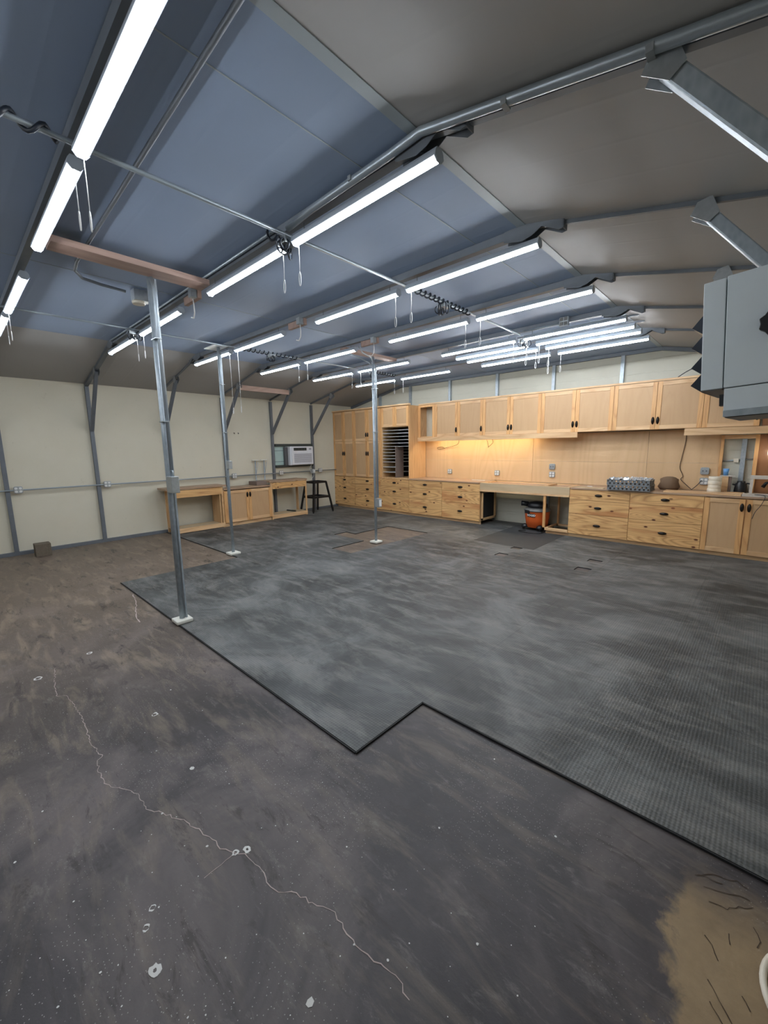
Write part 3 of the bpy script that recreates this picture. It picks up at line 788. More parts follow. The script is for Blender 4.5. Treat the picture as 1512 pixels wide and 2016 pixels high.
# wall cupboards
YU = 7.90
ub, ut = 1.873, 2.618; DU = 8.20 - YU
def wallcab(xs, handles, label, zb=ub):
    t = thing('wall_cupboard', label, 'cupboard', (xs[0], YU, zb), group='wall cupboards over the worktop')
    W_ = xs[-1] - xs[0]; H = ut - zb
    b = MB(); b.box(0, .018, 0, DU, 0, H); b.box(W_ - .018, W_, 0, DU, 0, H); b.box(.018, W_ - .018, 0, DU, 0, .018); b.box(.018, W_ - .018, 0, DU, H - .018, H); b.box(.018, W_ - .018, DU - .01, DU, .018, H - .018)
    b.build('carcass', 'ply', t)
    for a, e, h_ in zip(xs, xs[1:], handles): door(t, a - xs[0], e - xs[0], .0, H, hs=h_, hz=.14)
    return t
wallcab([-5.725, -5.107], [1], 'single-door pine wall cupboard next to the open shelf end')
wallcab([-5.107, -4.482], [1], 'single-door pine wall cupboard, second door from the left')
wallcab([-4.482, -3.870, -3.237], [1, -1], 'double-door pine wall cupboard above the lit left half of the backsplash')
wallcab([-3.237, -2.614, -2.0], [1, -1], 'double-door pine wall cupboard above the end of the left light valance')
wallcab([-2.0, -1.378, -.774], [1, -1], 'double-door pine wall cupboard above the grey crates')
wallcab([-.774, -.126], [1], 'single-door pine wall cupboard partly behind the hanging grey heater')
# open end unit
t = thing('open_shelf_cabinet', 'open-fronted pine wall box between tall cabinets and wall cupboards', 'cabinet', (-6.215, YU, ub))
W_ = .49; H = ut - ub
b = MB(); b.box(0, .02, 0, DU, 0, H); b.box(W_ - .018, W_, 0, DU, 0, H); b.box(.02, W_ - .018, 0, DU, 0, .018); b.box(.02, W_ - .018, 0, DU, H - .018, H); b.build('carcass', 'pineZ', t)
b = MB(); b.box(0, .07, -.02, 0, 0, H); b.box(.42, W_, -.02, 0, 0, H); b.box(.07, .42, -.02, 0, H - .05, H); b.build('face_frame', 'stileZ', t)
bx(.02, W_ - .018, DU - .008, DU - .002, .018, H - .018).build('back_panel', 'wall', t)
b = MB(); b.box(-6.19, -.10, YU - .035, YU + .02, 2.622, 2.652)
tag(b.build('crown_moulding', 'pineXl'), 'pale pine moulding along the top of the wall cupboards', 'moulding')
tag(bx(-6.215, -2.55, YU - .045, YU - .022, 1.778, 1.872).build('light_valance', 'pineXl'), 'long pale pine valance hiding the warm light under the cupboards', 'valance')
tag(bx(-.975, .39, YU - .06, YU - .022, 1.765, 1.868).build('light_valance', 'pineXl'), 'pine valance board below the heater end of the wall cupboards', 'valance')
tag(bx(-.10, .39, YU + .02, YU + .04, 1.873, 2.62).build('end_board', 'brownply'), 'dark plywood board closing the wall right of the last cupboard', 'board')
t = thing('led_strip', 'warm light strip hidden behind the long valance under the cupboards', 'light', (-5.9, YU + .06, 1.852))
bx(0, 2.5, -.015, .015, 0, .018).build('strip_channel', 'lampwhite', t)
bx(0.01, 2.49, -.011, .011, -.006, 0).build('strip_tube', 'strip', t, label='glowing warm strip')

# backsplash panels
for x0, x1, lb in ((-6.215, -3.502, 'left plywood backsplash panel, warmly lit'), (-3.498, -1.502, 'middle plywood backsplash panel above the knee space'), (-1.498, -.548, 'right plywood backsplash panel beside the framed opening')):
    b = MB(); b.box(x0, x1, 8.205, 8.217, .903, 1.33); b.box(x0, x1, 8.205, 8.217, 1.332, 1.862)
    tag(b.build('backsplash_panel', 'back'), lb, 'wall panel')
# opening in the backsplash
t = thing('opening_frame', 'timber framed opening in the backsplash showing the steel wall', 'frame', (-.545, 8.19, .90))
bx(0, .04, 0, .06, 0, .86).build('jamb', 'stileZ', t); bx(.395, .44, -.02, .06, 0, .86).build('jamb', 'stileZ', t)
bx(.04, .395, -.015, .05, .80, .86).build('header', 'pineXl', t)
tag(bx(-.105, .39, 8.205, 8.217, .90, 1.76).build('backsplash_panel', 'brownply'), 'dark reddish plywood panel right of the framed opening', 'wall panel')
conduit('steel conduit on the far wall seen through the framed opening', [(-.53, 8.262, 1.36), (-.11, 8.262, 1.40)], .011)
bxo = bx(-.375, -.315, 8.235, 8.277, 1.345, 1.405).build('conduit_box', 'offwhite'); tag(bxo, 'small pale conduit box inside the framed opening', 'junction box')

# worktops
def top(x0, x1, label, mat='ctop'):
    return tag(bx(x0, x1, YC - .03, 8.2, .874, .902).build('worktop', mat, bevel=.002), label, 'worktop')
top(-6.218, -4.33, 'pale board worktop right of the tall cabinets')
top(-2.50, .39, 'greyish brown worktop under the crates at right')
# sunken bench section between the drawer bases
t = thing('bench_frame', 'raw plywood saw bench frame bridging the open knee space', 'bench', (-4.308, YC, 0))
W_ = 1.79
b = MB(); b.box(0, W_, -.022, 0, .755, .898); b.build('front_apron', 'raw', t)
b = MB(); b.box(0.0, W_, -.045, 0, .722, .754); b.build('lower_lip', 'pineXl', t)
b = MB(); b.box(0, .05, 0.0, .64, .84, .898); b.box(.05, W_, .59, .64, .84, .898); b.box(1.29, 1.34, 0, .59, .84, .90); b.box(W_ - .06, W_, 0, .59, .84, .90); b.box(.05, W_ - .06, 0, .03, .84, .899)
b.build('top_frame', 'pineXl', t)
b = MB(); b.box(.05, 1.29, .03, .59, .845, .872); b.box(1.34, W_ - .06, .03, .59, .845, .872); b.build('recessed_board', 'ctop', t)
b = MB(); b.box(0, W_, .02, .64, .73, .742); b.build('bottom_board', 'raw', t)
b = MB()
for x in (.02,):
    b.box(x, x + .03, .02, .05, .10, .722); b.box(x, x + .03, .56, .60, .10, .722); b.box(x, x + .03, .02, .60, .10, .14); b.box(x, x + .03, .02, .60, .68, .722)
b.build('side_frame', 'pineZ', t)
bx(.006, .014, .05, .56, .14, .68).build('side_opening_shade', 'dark', t)  # solid dark sheet, the shade inside the open side put into its colour
# open leg box at the right of the knee space
b = MB(); X1 = 1.33
b.box(X1, X1 + .045, -.022, .012, .075, .722); b.build('leg', 'stileZ', t)
bx(X1 + .06, X1 + .09, .55, .60, .075, .722).build('leg', 'stileZ', t)
bx(X1 + .02, X1 + .05, .012, .60, .075, .11).build('side_rail', 'pineY', t)
b = MB(); b.box(X1, W_, -.022, .02, .075, .125); b.box(X1 + .05, W_, .55, .6, .075, .11); b.build('bottom_rail', 'pineXl', t)
bx(X1 + .05, W_, .035, .055, 0, .075).build('toe_kick', 'pineXl', t)
for i, (x, y, rz, l, w2, lb) in enumerate(((-4.62, 8.0, .1, .30, .05, 'white slat lying on the left worktop near the saw bench'), (-2.28, 7.86, -.2, .09, .045, 'small white sheet of paper on the right worktop'))):
    tag(bx(-l / 2, l / 2, -w2 / 2, w2 / 2, 0, .006).build('paper_slip', 'white', loc=(x, y, .9025), rotz=rz), lb, 'slip')
tag(bx(-.24, .24, -.07, .07, 0, .008).build('thin_board', 'raw', loc=(-2.22, 7.60, .9025), rotz=.0), 'thin pale board at the front left of the right worktop', 'board')

# sockets on the backsplash
def quad(x, z, label, blank=False, y=8.204, s=.056):
    t = thing('wall_outlet' if not blank else 'blank_cover', label, 'outlet' if not blank else 'cover plate', (x, y, z))
    b = MB(); q = [(-s, -s * .75), (-s * .75, -s), (s * .75, -s), (s, -s * .75), (s, s * .75), (s * .75, s), (-s * .75, s), (-s, s * .75)]
    b.prism(q, -.03, 0, 1); b.build('cover_plate', 'plate', t, bevel=.003)
    if not blank:
        for i in (-1, 1):
            for j in (-1, 1): MB().prism([(i * s * .47 + s * .36 * math.cos(a), j * s * .45 + s * .34 * math.sin(a)) for a in [2 * PI * k / 8 for k in range(8)]], -.034, -.03, 1).build('socket', 'white', t)
    else:
        for i in (-1, 1): MB().prism([(i * s * .4 + .012 * math.cos(a), .012 * math.sin(a)) for a in [2 * PI * k / 8 for k in range(8)]], -.033, -.03, 1).build('knockout', 'galvd', t)
    return t
quad(-5.50, 1.063, 'four-way white outlet on the backsplash nearest the tall cabinets')
quad(-4.275, 1.065, 'four-way white outlet on the backsplash left of the orange vacuum')
quad(-3.09, 1.07, 'four-way white outlet on the backsplash below a blank plate, above the vacuum')
quad(-3.095, 1.226, 'blank steel cover plate above the outlet in the middle of the backsplash', True)
quad(-.702, 1.045, 'four-way outlet with black plug beside the tape rolls')
quad(-.704, 1.208, 'blank steel cover plate above the tape roll stack', True)
def cordo(label, pts, r=.005, mat='cord', name='power_cord'):
    P_ = [Vector(p) for p in pts]; out = []
    for i in range(len(P_) - 1):
        p0, p1, p2, p3 = P_[max(i - 1, 0)], P_[i], P_[i + 1], P_[min(i + 2, len(P_) - 1)]
        for k in range(6):
            u = k / 6; out.append(.5 * ((2 * p1) + (-p0 + p2) * u + (2 * p0 - 5 * p1 + 4 * p2 - p3) * u * u + (-p0 + 3 * p1 - 3 * p2 + p3) * u ** 3))
    out.append(P_[-1]); b = MB(); b.tube(out, r, 6)
    return tag(b.build(name, mat), label, 'cord')
cordo('dark cord hanging in a curve under the cupboard left of the lit backsplash', [(-5.25, 8.15, 1.86), (-5.22, 8.13, 1.76), (-5.3, 8.15, 1.68), (-5.6, 8.18, 1.62), (-5.8, 8.18, 1.58), (-5.86, 8.18, 1.62), (-5.74, 8.18, 1.64), (-5.66, 8.18, 1.62)])
cordo('short dark cord tuft hanging under the cupboard above the knee space', [(-4.55, 8.15, 1.86), (-4.5, 8.14, 1.74), (-4.48, 8.15, 1.64), (-4.5, 8.18, 1.62), (-4.38, 8.16, 1.72), (-4.4, 8.15, 1.8)])
cordo('long wavy dark cord running down the backsplash to the worktop', [(-.99, 8.19, 1.86), (-.985, 8.19, 1.7), (-1.0, 8.19, 1.55), (-1.02, 8.19, 1.4), (-1.03, 8.19, 1.25), (-.98, 8.19, 1.12), (-1.0, 8.18, 1.06), (-.9, 8.16, .96), (-.84, 8.12, .91)])
cordo('black cord rising from the worktop into the outlet by the tape rolls', [(-.84, 8.12, .91), (-.78, 8.15, .98), (-.73, 8.16, 1.06)], .006, 'black')
0 and tag(bx(-4.345, -4.335, 8.196, 8.205, 1.45, 1.50).build('wire_stub', 'cord'), 'short wire stub poking from the lit backsplash', 'wire')

# ------------------------------------------------------------------ things on the worktop
# crates
def crate(loc, label, group):
    t = thing('plastic_crate', label, 'crate', loc, group=group)
    L_, W2, H2 = .60, .38, .085
    b = MB(); b.box(-L_ / 2, L_ / 2, -W2 / 2, W2 / 2, 0, .006)
    for sy in (-1, 1):
        n = 10
        for i in range(n):
            x = -L_ / 2 + (i + .0) * L_ / n
            off = 0 if i % 2 else .0
            b.box(x, x + L_ / n * .55, sy * W2 / 2 - .004, sy * W2 / 2 + .004, .006, H2 * .5)
            b.box(x + L_ / n * .45, x + L_ / n, sy * W2 / 2 - .004, sy * W2 / 2 + .004, H2 * .5, H2 - .01)
        b.box(-L_ / 2, L_ / 2, sy * W2 / 2 - .007, sy * W2 / 2 + .007, H2 - .012, H2)
        b.box(-L_ / 2, L_ / 2, sy * W2 / 2 - .005, sy * W2 / 2 + .005, 0.0, .012)
        b.box(-L_ / 2, L_ / 2, sy * W2 / 2 - .0045, sy * W2 / 2 + .0045, H2 * .5 - .004, H2 * .5 + .004)
    for sx in (-1, 1):
        b.box(sx * L_ / 2 - .006, sx * L_ / 2 + .006, -W2 / 2, W2 / 2, 0, .02); b.box(sx * L_ / 2 - .006, sx * L_ / 2 + .006, -W2 / 2, W2 / 2, H2 - .012, H2)
        for j in range(6):
            y = -W2 / 2 + j * W2 / 6
            b.box(sx * L_ / 2 - .004, sx * L_ / 2 + .004, y, y + W2 / 12, .02, H2 - .012)
    b.build('crate_body', 'crate', t)
    return t
crate((-1.60, 7.66, .903), 'lower of the two stacked grey crates on the right worktop', 'grey crates')
t2 = crate((-1.61, 7.665, .9885), 'upper of the two stacked grey crates, holding crinkled clear wrap', 'grey crates')
b = MB(); nx, ny = 26, 12
vg = [[b.b.verts.new((-.29 + .58 * i / nx, -.18 + .36 * j / ny, 1.035 + random.uniform(-.02, .03) + (.0 if 0 < j < ny else -.015))) for j in range(ny + 1)] for i in range(nx + 1)]
for i in range(nx):
    for j in range(ny): b._f([vg[i][j], vg[i + 1][j], vg[i + 1][j + 1], vg[i][j + 1]])
o = b.build('plastic_wrap', 'foil', loc=(-1.61, 7.665, .045)); tag(o, 'crinkled shiny wrap heaped in the upper grey crate', 'plastic wrap')
so = o.modifiers.new('s', 'SOLIDIFY'); so.thickness = .002
# brown sack
b = MB(); pr = [(.02, 0), (.12, .0), (.14, .05), (.135, .12), (.115, .17), (.08, .20), (.04, .212), (.01, .21)]
b.lathe(pr, n=20)
for v in b.b.verts: v.co.x *= 1.0 + .12 * math.sin(5 * v.co.z * 9 + v.co.y * 14); v.co.y *= .8 + .06 * math.sin(v.co.x * 30)
tag(b.build('cloth_sack', 'sack', loc=(-1.13, 8.00, .903)), 'slumped brown cloth sack right of the grey crates', 'sack')
# plywood strip and white panel on the right end
tag(bx(-1.13, -.22, 7.545, 7.80, .903, .921).build('plywood_sheet', 'pineXl'), 'thin plywood strip lying along the front of the right worktop', 'plywood sheet')
tag(bx(-.21, .38, 7.54, 7.85, .903, .922).build('white_panel', 'whitewood'), 'whitish board lying at the right end of the worktop', 'board')
# tape rolls
for i in range(4):
    b = MB(); r0 = .083 - (.003 if i % 2 else 0)
    b.lathe([(.042, 0), (r0 - .003, 0), (r0, .004), (r0, .056), (r0 - .003, .060), (.042, .060), (.042, 0)], n=28, cap=False)
    tag(b.build('tape_roll', 'offwhite', loc=(-.545 + .002 * (i % 2), 7.88, .903 + i * .0605)), 'cream tape roll, %s of the stack of four by the outlet' % ['bottom', 'second from bottom', 'third from bottom', 'topmost'][i], 'tape roll', 'stacked tape rolls')
# small wooden stand with blue cup
t = thing('wooden_box_stand', 'small rough wooden stand carrying a blue cup in front of the opening', 'stand', (-.45, 8.10, .903))
bx(-.055, .12, -.05, .08, .235, .25).build('stand_top', 'whitewood', t); bx(-.03, .05, -.045, -.03, 0, .235).build('stand_front', 'pineXl', t); bx(.05, .085, -.03, .07, 0, .235).build('stand_side', 'greywood', t)
tag(bx(-.43, -.20, 7.92, 8.0, .903, .916).build('cutting_board', 'pineXl'), 'small pale board lying at the foot of the wooden stand', 'board')
b = MB(); b.lathe([(.028, 0), (.038, .10), (.035, .10), (.026, .004)], n=20); tag(b.build('blue_cup', 'blue', loc=(-.44, 8.10, 1.154)), 'light blue plastic cup standing on the wooden stand', 'cup')
# black jug
t = thing('black_jug', 'black jug with a side handle standing in the framed opening', 'jug', (-.25, 8.10, .903))
MB().lathe([(.075, 0), (.08, .02), (.068, .13), (.05, .15), (.05, .17), (.02, .172)], n=24).build('jug_body', 'blackpl', t)
MB().tube([(.06, 0, .14), (.11, 0, .135), (.12, 0, .09), (.105, 0, .02)], .011, 8).build('handle', 'blackpl', t)
MB().tube([(-.06, 0, .11), (-.1, 0, .12)], .012, 8).build('spout', 'blackpl', t)
# whitewashed frame at far right with curved black lamp and bulb
t = thing('whitewashed_frame', 'whitewashed timber frame standing at the right edge of the worktop', 'frame', (-.115, 7.95, .903))
bx(-.035, .0, -.02, .02, 0, .22).build('upright', 'whitewood', t); bx(-.04, .4, -.03, .03, .22, .27).build('top_rail', 'whitewood', t)
t = thing('desk_lamp', 'curved black lamp arm under the whitewashed frame at the right edge', 'lamp', (.10, 8.0, .903))
MB().lathe([(.05, 0), (.045, .015), (.01, .02)], n=20).build('lamp_base', 'blackpl', t)
MB().tube([(0, 0, .02), (0, 0, .12), (-.03, 0, .17), (-.075, 0, .165), (-.11, 0, .10)], [.012, .012, .014, .018, .024], 10).build('lamp_arm', 'blackpl', t)
t = thing('glass_lamp', 'round glass lamp glinting at the right edge below the cupboards', 'lamp', (.045, 8.02, 1.48))
MB().lathe([(.01, .10), (.03, .09), (.05, .04), (.052, .0), (.04, -.035), (.01, -.05)], n=24).build('glass_globe', 'glass', t)
MB().lathe([(.008, .05), (.02, .03), (.022, .0), (.008, -.02)], n=16).build('bulb', 'bulb', t)
MB().tube([(0, 0, .10), (0, 0, .285)], .008, 8).build('lamp_stem', 'blackpl', t)
cordo('thin cord with grey plug looping over the right doors', [(.12, 7.56, .93), (.05, 7.53, .929), (-.03, 7.6, .929), (-.08, 7.58, .929), (.0, 7.53, .929), (.03, 7.5, .91), (.0, 7.505, .80), (-.05, 7.515, .70), (-.075, 7.515, .60)], .0035, 'cable')

# ------------------------------------------------------------------ orange vacuum
VX, VY = -3.20, 7.82
t = thing('shop_vacuum', 'orange drum shop vacuum with black lid in the knee space', 'vacuum cleaner', (VX, VY, 0.012))
MB().lathe([(.17, .05), (.195, .055), (.215, .20), (.222, .215), (.235, .37), (.24, .375)], n=36).build('drum', 'orange', t)
MB().lathe([(.25, .372), (.255, .385), (.25, .40), (.21, .425), (.17, .435), (.02, .436)], n=36).build('lid', 'vacgrey', t)
b = MB(); b.lathe([(.165, .436), (.185, .45), (.18, .50), (.15, .535), (.08, .55), (.01, .552)], n=28); b.tube([(-.17, -.03, .49), (-.26, -.05, .50), (-.30, -.06, .50)], [.05, .048, .052], 14)
b.build('motor_head', 'blackpl', t)
for a in (-PI / 2 - .45, PI / 2):
    b = MB(); c0 = Vector((.25 * math.cos(a), .25 * math.sin(a), 0)); mt = Matrix.Translation(c0) @ Matrix.Rotation(a, 4, 'Z')
    b.box(-.015, .012, -.055, .055, .335, .40, mt); b.build('latch', 'blackpl', t, bevel=.004)
for a in (-PI / 2 - .95, -PI / 2 + .65, PI / 2 - .7, PI / 2 + .7):
    c0 = Vector((.225 * math.cos(a), .225 * math.sin(a), 0))
    b = MB(); b.lathe([(.065, .045), (.07, .06), (.05, .10), (.02, .115)], c0, 16); d_ = Vector((math.cos(a), math.sin(a), 0)); pz = Vector((-d_.y, d_.x, 0))
    b.tube([c0 + d_ * .02 - pz * .015 + Vector((0, 0, .03)), c0 + d_ * .02 + pz * .015 + Vector((0, 0, .03))], .03, 14)
    b.build('caster', 'blackpl', t)
aL = -PI / 2 - .12
MB().lathe([(.001, -.012), (.03, -.012), (.03, .0)], (.0, .0, .0), 12).build('drain_cap', 'blackpl', t).matrix_local = Matrix.Translation((.195 * math.cos(aL), .195 * math.sin(aL), .105)) @ Matrix.Rotation(aL, 4, 'Z') @ Matrix.Rotation(PI / 2, 4, 'Y')
def on_drum(me_verts, rad, ang, z0):
    for v in me_verts:
        x, y, z = v.co; th = ang + x / rad; r_ = rad + z
        v.co = Vector((r_ * math.cos(th), r_ * math.sin(th), z0 + y))
b = MB(); nseg = 8
for i in range(nseg):
    x0 = -.082 + .164 * i / nseg; x1 = x0 + .164 / nseg
    q = [b.b.verts.new(p_) for p_ in ((x0, -.033, .001), (x1, -.033, .001), (x1, .033, .001), (x0, .033, .001))]; b._f(q)
on_drum(b.b.verts, .232, aL, .30); b.build('name_plate', 'blackpl', t, label='black name plate')
cu = bpy.data.curves.new('t', 'FONT'); cu.body = 'RIDGID'; cu.size = .052; cu.align_x = 'CENTER'; cu.align_y = 'CENTER'; cu.offset = .0012
to = bpy.data.objects.new('t', cu); COL.objects.link(to); bpy.context.view_layer.update()
me = bpy.data.meshes.new_from_object(to.evaluated_get(bpy.context.evaluated_depsgraph_get())); bpy.data.objects.remove(to)
on_drum(me.vertices, .2345, aL, .30); me.materials.clear(); me.materials.append(M['white'])
o = bpy.data.objects.new('lettering', me); COL.objects.link(o); o.parent = t
cordo('black power cord lying on the mat before the orange vacuum', [(VX + .25, VY - .25, .018), (VX + .2, VY - .42, .018), (VX - .0, VY - .46, .018), (VX - .2, VY - .38, .018), (VX - .1, VY - .27, .018)], .005, 'black')

# ------------------------------------------------------------------ low cabinets by the left wall (local x runs along the wall, front faces the room)
XF = -8.35
def LT(name, label, cat, y0, group=None): return thing(name, label, cat, (XF, y0, .0115), PI / 2, group)
DW = .44
def bench(y0, y1, label, flip):
    t = LT('open_bench', label, 'bench', y0, 'open pine benches by the left wall'); W_ = y1 - y0
    for xa in (0, W_ - .04):
        for ya, yb in ((0, .02), (DW - .05, DW - .02)): bx(xa, xa + .04, ya, yb, 0, .87).build('leg', 'pineZ', t)
    b = MB(); b.box(.04, W_ - .04, -.004, .016, .715, .862); b.build('apron', 'pineX', t)
    b = MB(); b.box(.0, W_, -.005, .019, .012, .10); b.build('bottom_rail', 'pineXl', t)
    b = MB(); b.box(.0, W_, .02, DW - .05, .085, .10); b.build('bottom_shelf', 'raw', t)
    sp = bx(W_ - .075, W_ - .05, .02, DW - .05, .10, .87) if not flip else bx(W_ - .06, W_ - .045, .3, DW - .05, .10, .87)
    sp.build('side_panel', 'pineZ', t)
    if not flip: bx(.012, .03, .3, DW - .04, .10, .87).build('side_panel', 'pineZ', t)
    return t, W_
t, W_ = bench(2.94, 3.95, 'open pine bench nearest the first pole, by the left wall', False)
bx(-.12, W_ + .07, -.02, DW + .0, .872, .905).build('bench_top', 'ctopY' if 0 else 'ctop', t)
t, W_ = bench(5.09, 6.105, 'open pine bench at the far end, under the window air conditioner', True)
bx(-.04, W_ + .01, -.02, DW, .872, .905).build('bench_top', 'ctop', t)
bx(-.30, -.045, .08, DW, .825, .905).build('top_riser', 'greywood', t)
tag(bx(.0, .30, .0, .035, 0, .03).build('steel_offcut', 'greenframe', loc=(-8.70, 5.72, .113), rotz=.15), 'dark steel offcut lying on the bottom shelf of the far bench', 'steel offcut')
t = LT('low_cupboard', 'low pine cupboard with two framed doors between the open benches', 'cupboard', 3.955)
W_ = 1.13
b = MB(); b.box(0, .018, 0, DW, .075, .785); b.box(W_ - .018, W_, 0, DW, .075, .785); b.box(.018, W_ - .018, 0, DW, .075, .093); b.box(.018, W_ - .018, DW - .01, DW, .093, .785); b.build('carcass', 'pineZ', t)
door(t, 0, W_ / 2, .08, .77, hs=1, hz=.655); door(t, W_ / 2, W_, .08, .77, hs=-1, hz=.655)
bx(0, W_, .02, .04, 0, .075).build('toe_kick', 'pineXl', t); bx(-.0, W_ - .01, -.02, DW, .788, .822).build('cupboard_top', 'ctop', t)

# T topped stands behind the cupboard
for i, y in enumerate((5.02, 5.25)):
    t = thing('t_stand', 'pale metal stand with T shaped top behind the low cupboard, %s one' % ('nearer' if i == 0 else 'farther'), 'stand', (-8.845, y, .0115), group='T topped stands')
    MB().tube([(0, 0, 0), (0, 0, 1.37)], .014, 8).build('post', 'galv', t); bx(-.018, .018, -.085, .085, 1.37, 1.392).build('crossbar', 'puck', t)
    MB().tube([(0, 0, 1.0), (0, .07, 1.33)], .006, 6).build('brace_rod', 'galv', t)
# hooks on the wall
for i, y in enumerate((4.56, 4.66)):
    MBh = MB(); MBh.tube([(0, 0, .03), (.02, 0, .0), (.035, 0, .02)], .006, 6)
    tag(MBh.build('wall_hook', 'black', loc=(xl(y) + .002, y, 2.0)), 'small dark hook on the left wall above the low cupboard, %s' % ('left one' if i == 0 else 'right one'), 'hook', 'wall hooks')

# conduit and outlets on the left wall
conduit('thin steel conduit running along the whole left wall', [(xl(-4) + .075, -4, 1.055), (xl(7.5) + .075, 7.53, 1.055)], .0125)
for y, lb in ((.76, 'by the leftmost wall post'), (1.985, 'by the post next to the concrete block'), (4.46, 'behind the middle pole'), (5.71, 'below the left end of the air conditioner'), (6.96, 'nearest the far corner')):
    t = quad(0, 0, 'four-way outlet box on the left wall conduit %s' % lb); t.rotation_euler.z = PI / 2; t.location = (xl(y) + .065, y, 1.06)
t = thing('plug_box', 'square steel box with white plug below the air conditioner', 'junction box', (xl(6.67) + .09, 6.66, 1.055))
bx(-.0, .05, -.05, .05, -.055, .055).build('box_body', 'plate', t, bevel=.004); bx(.05, .085, .0, .045, -.04, .04).build('plug', 'white', t)
cordo('thin white cord from the air conditioner to the plug box', [(xl(6.5) + .16, 6.62, 1.25), (xl(6.5) + .15, 6.56, 1.15), (xl(6.5) + .14, 6.6, 1.02), (xl(6.5) + .13, 6.72, 1.0), (xl(6.5) + .14, 6.69, 1.05)], .004, 'white')
cordo('pale cord drooping down behind the black stand', [(xl(6.5) + .14, 6.69, 1.02), (xl(6.5) + .13, 6.66, .9), (xl(6.4) + .12, 6.52, .8), (xl(6.4) + .1, 6.3, .74), (xl(6.3) + .1, 6.15, .7)], .0035, 'white')

# ------------------------------------------------------------------ window opening with air conditioner
yw0, yw1, zw0, zw1 = 5.60, 6.73, 1.19, 1.77
t = thing('window_1', 'x', 'window', (xl(6.2), 0, 0)); del t['label']; del t['category']; struct(t)
def sb(o): o['kind'] = 'structure'; return o
sb(bx(.004, .062, yw0, yw1, zw0, zw0 + .06).build('window_frame', 'greenframe', t)); sb(bx(.004, .062, yw0, yw1, zw1 - .06, zw1).build('window_frame', 'greenframe', t))
sb(bx(.004, .02, yw0, yw1, zw0 + .06, zw1 - .06).build('window_panel', 'frosted', t))
b = MB(); b.box(.02, .026, yw0, 5.92, 1.33, 1.34); b.box(.02, .026, yw0, 5.92, 1.60, 1.61); b.box(.02, .05, 5.86, 5.89, zw0 + .06, zw1 - .06); sb(b.build('window_rail', 'galvd', t))
t = thing('air_conditioner', 'white window air conditioner set into the left wall opening', 'air conditioner', (xl(6.3) + .10, 5.93, 1.235))
Wa, Ha = .70, .47
bx(-.07, .10, .0, Wa, 0, Ha).build('casing', 'acwhite', t, bevel=.012)
bx(.10, .125, .03, Wa - .01, .01, Ha - .01).build('front_bezel', 'acwhite', t, bevel=.012)
bx(.123, .129, .09, Wa - .22, Ha - .105, Ha - .035).build('vent_outlet', 'blackpl', t)
b = MB()
for i in range(4): b.box(.128, .131, .10 + i * .095, .18 + i * .095, Ha - .098, Ha - .042)
b.build('vent_vane', 'greenframe', t)
bx(.124, .127, .10, Wa - .06, .06, .29).build('intake_grille', 'acgrille', t)
b = MB()
for i in range(9): b.box(.126, .129, .10, Wa - .06, .07 + i * .025, .078 + i * .025)
b.build('grille_slat', 'acwhite', t)
bx(.125, .129, Wa - .14, Wa - .07, Ha - .09, Ha - .045).build('control_panel', 'acgrille', t)
bx(-.07, .0, -.09, -.004, .0, Ha - .02).build('side_curtain', 'heaterd', t)

# ------------------------------------------------------------------ black steel stand
t = thing('tool_stand', 'black steel tool stand with splayed legs in the far left corner', 'stand', (-8.52, 6.50, .011))
tp = [(.17, -.17), (.17, .22), (-.17, .22), (-.17, -.17)]; ft = [(.2, -.24), (.29, .33), (-.24, .24), (-.28, -.28)]
for a_, f_ in zip(tp, ft):
    b = MB(); b.beam((f_[0], f_[1], .03), (a_[0], a_[1], .79), .05, .035, (0, 1, 0)); lg = b.build('leg', 'black', t, bevel=.004)
    MB().lathe([(.022, 0), (.02, .035)], (f_[0], f_[1], 0), 10).build('foot', 'blackpl', lg)
b = MB()
for k in range(4):
    (x0, y0), (x1, y1) = tp[k], tp[(k + 1) % 4]; b.beam((x0, y0, .78), (x1, y1, .78), .03, .05)
b.build('top_rail', 'black', t)
b = MB()
for k in range(4):
    (x0, y0), (x1, y1) = [tuple(tp[j % 4][i] + (ft[j % 4][i] - tp[j % 4][i]) * .5 for i in (0, 1)) for j in (k, k + 1)]; b.beam((x0, y0, .40), (x1, y1, .40), .03, .05)
b.build('middle_rail', 'black', t)

# ------------------------------------------------------------------ concrete block
t = thing('concrete_block', 'rough brown-grey concrete block standing by the left wall', 'block', (-8.45, .92, 0))
b = MB(); b.box(-.10, .10, -.10, .06, 0, .20)
b.box(-.10, .10, .06, .10, 0, .035); b.box(-.10, .10, .06, .10, .165, .20); b.box(.065, .10, .06, .10, .035, .165); b.box(-.10, -.065, .06, .10, .035, .165)
b.build('block_body', 'block', t, bevel=.004)

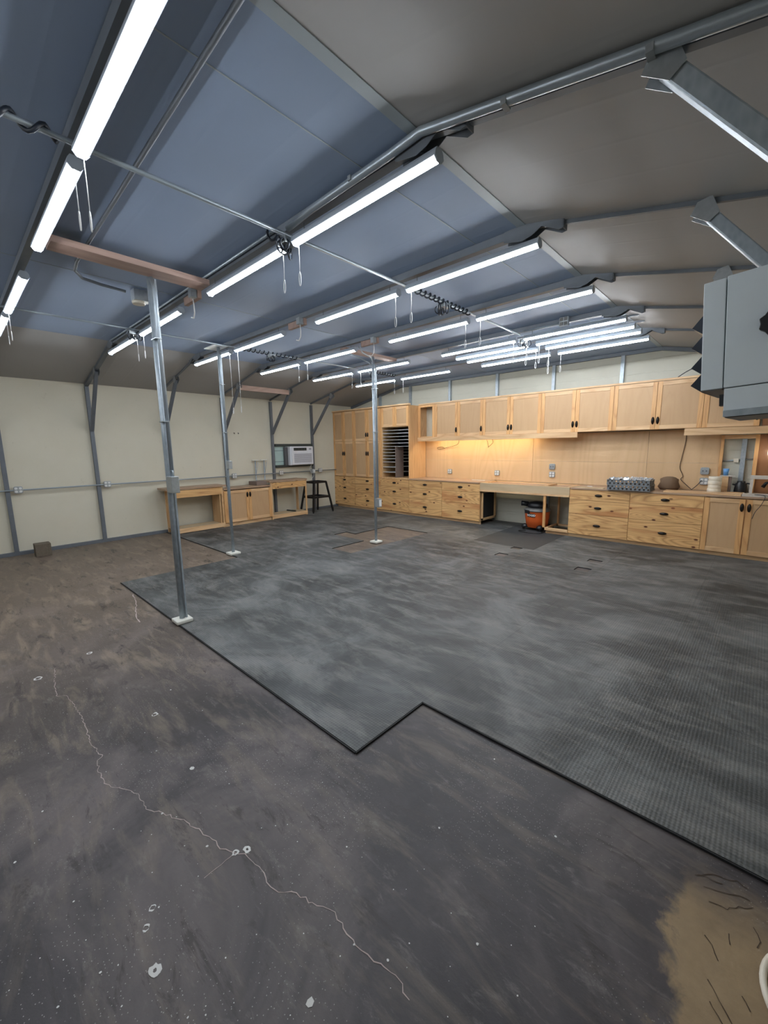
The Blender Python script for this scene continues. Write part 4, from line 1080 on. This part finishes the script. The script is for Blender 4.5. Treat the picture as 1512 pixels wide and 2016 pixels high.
# ------------------------------------------------------------------ hanging heater, tilted down to the left
ex = Vector((0.99450797, -0.08692223, 0.05829599)).normalized()
ez = Vector((0, 0, 1)); ez = (ez - ex * ez.dot(ex)).normalized(); ey = ez.cross(ex)
t = thing('unit_heater', 'grey hanging unit heater with dark louvres at the right edge', 'heater', (0, 0, 0))
mt = Matrix((ex, ey, ez)).transposed().to_4x4(); mt.translation = Vector((-.255, 2.42, 1.885)); t.matrix_world = mt
bx(0, .078, 0, .44, 0, .468).build('front_casing', 'heater', t, bevel=.003)
bx(.082, .60, -.001, .42, .0, .472).build('main_casing', 'heater', t, bevel=.003)
bx(.084, .60, .0, .42, -.128, -.004).build('lower_casing', 'heater', t, bevel=.003)
bx(.084, .60, -.004, .0, -.128, -.100).build('bottom_flange', 'galv', t)
bx(.002, .076, .004, .436, -.004, .0).build('casing_underside', 'heaterd', t)
bx(.09, .59, .006, .414, -.132, -.129).build('casing_underside', 'heaterd', t)
bx(.064, .082, .03, .08, -.075, -.025).build('cable_gland', 'blackpl', t)
for z in (.045, .125, .215, .305):
    b = MB(); b.prism([(0, z - .05), (-.045, z - .012), (0, z + .04)], .0 + .03, .41, 1)
    b.build('louvre', 'louver', t)
b = MB(); n = 16
b.prism([(.243 + (.045 + (.008 if k % 2 else 0)) * math.cos(2 * PI * k / n), .235 + (.045 + (.008 if k % 2 else 0)) * math.sin(2 * PI * k / n)) for k in range(n)], -.035, -.001, 1)
b.build('star_knob', 'blackpl', t, bevel=.003)
bx(.60, .655, .1, .32, .1, .4).build('wall_bracket', 'heaterd', t)
cordo('thin dark wire rising from the wall cupboard tops toward the heater', [(-1.14, 7.95, 2.66), (-1.0, 7.95, 2.75), (-.85, 8.0, 2.80), (-.6, 8.05, 2.82)], .006, 'cable')

# ------------------------------------------------------------------ pale hose at the lower right
b = MB(); R0 = .20
b.tube([(.345 + R0 * math.cos(a), 1.535 + R0 * math.sin(a), .012 + .0 * k) for k, a in enumerate([2 * PI * k / 48 for k in range(49)])], .0095, 8, False)
tag(b.build('hose_loop', 'offwhite'), 'cream coloured hose loop on the floor at the lower right edge', 'hose')
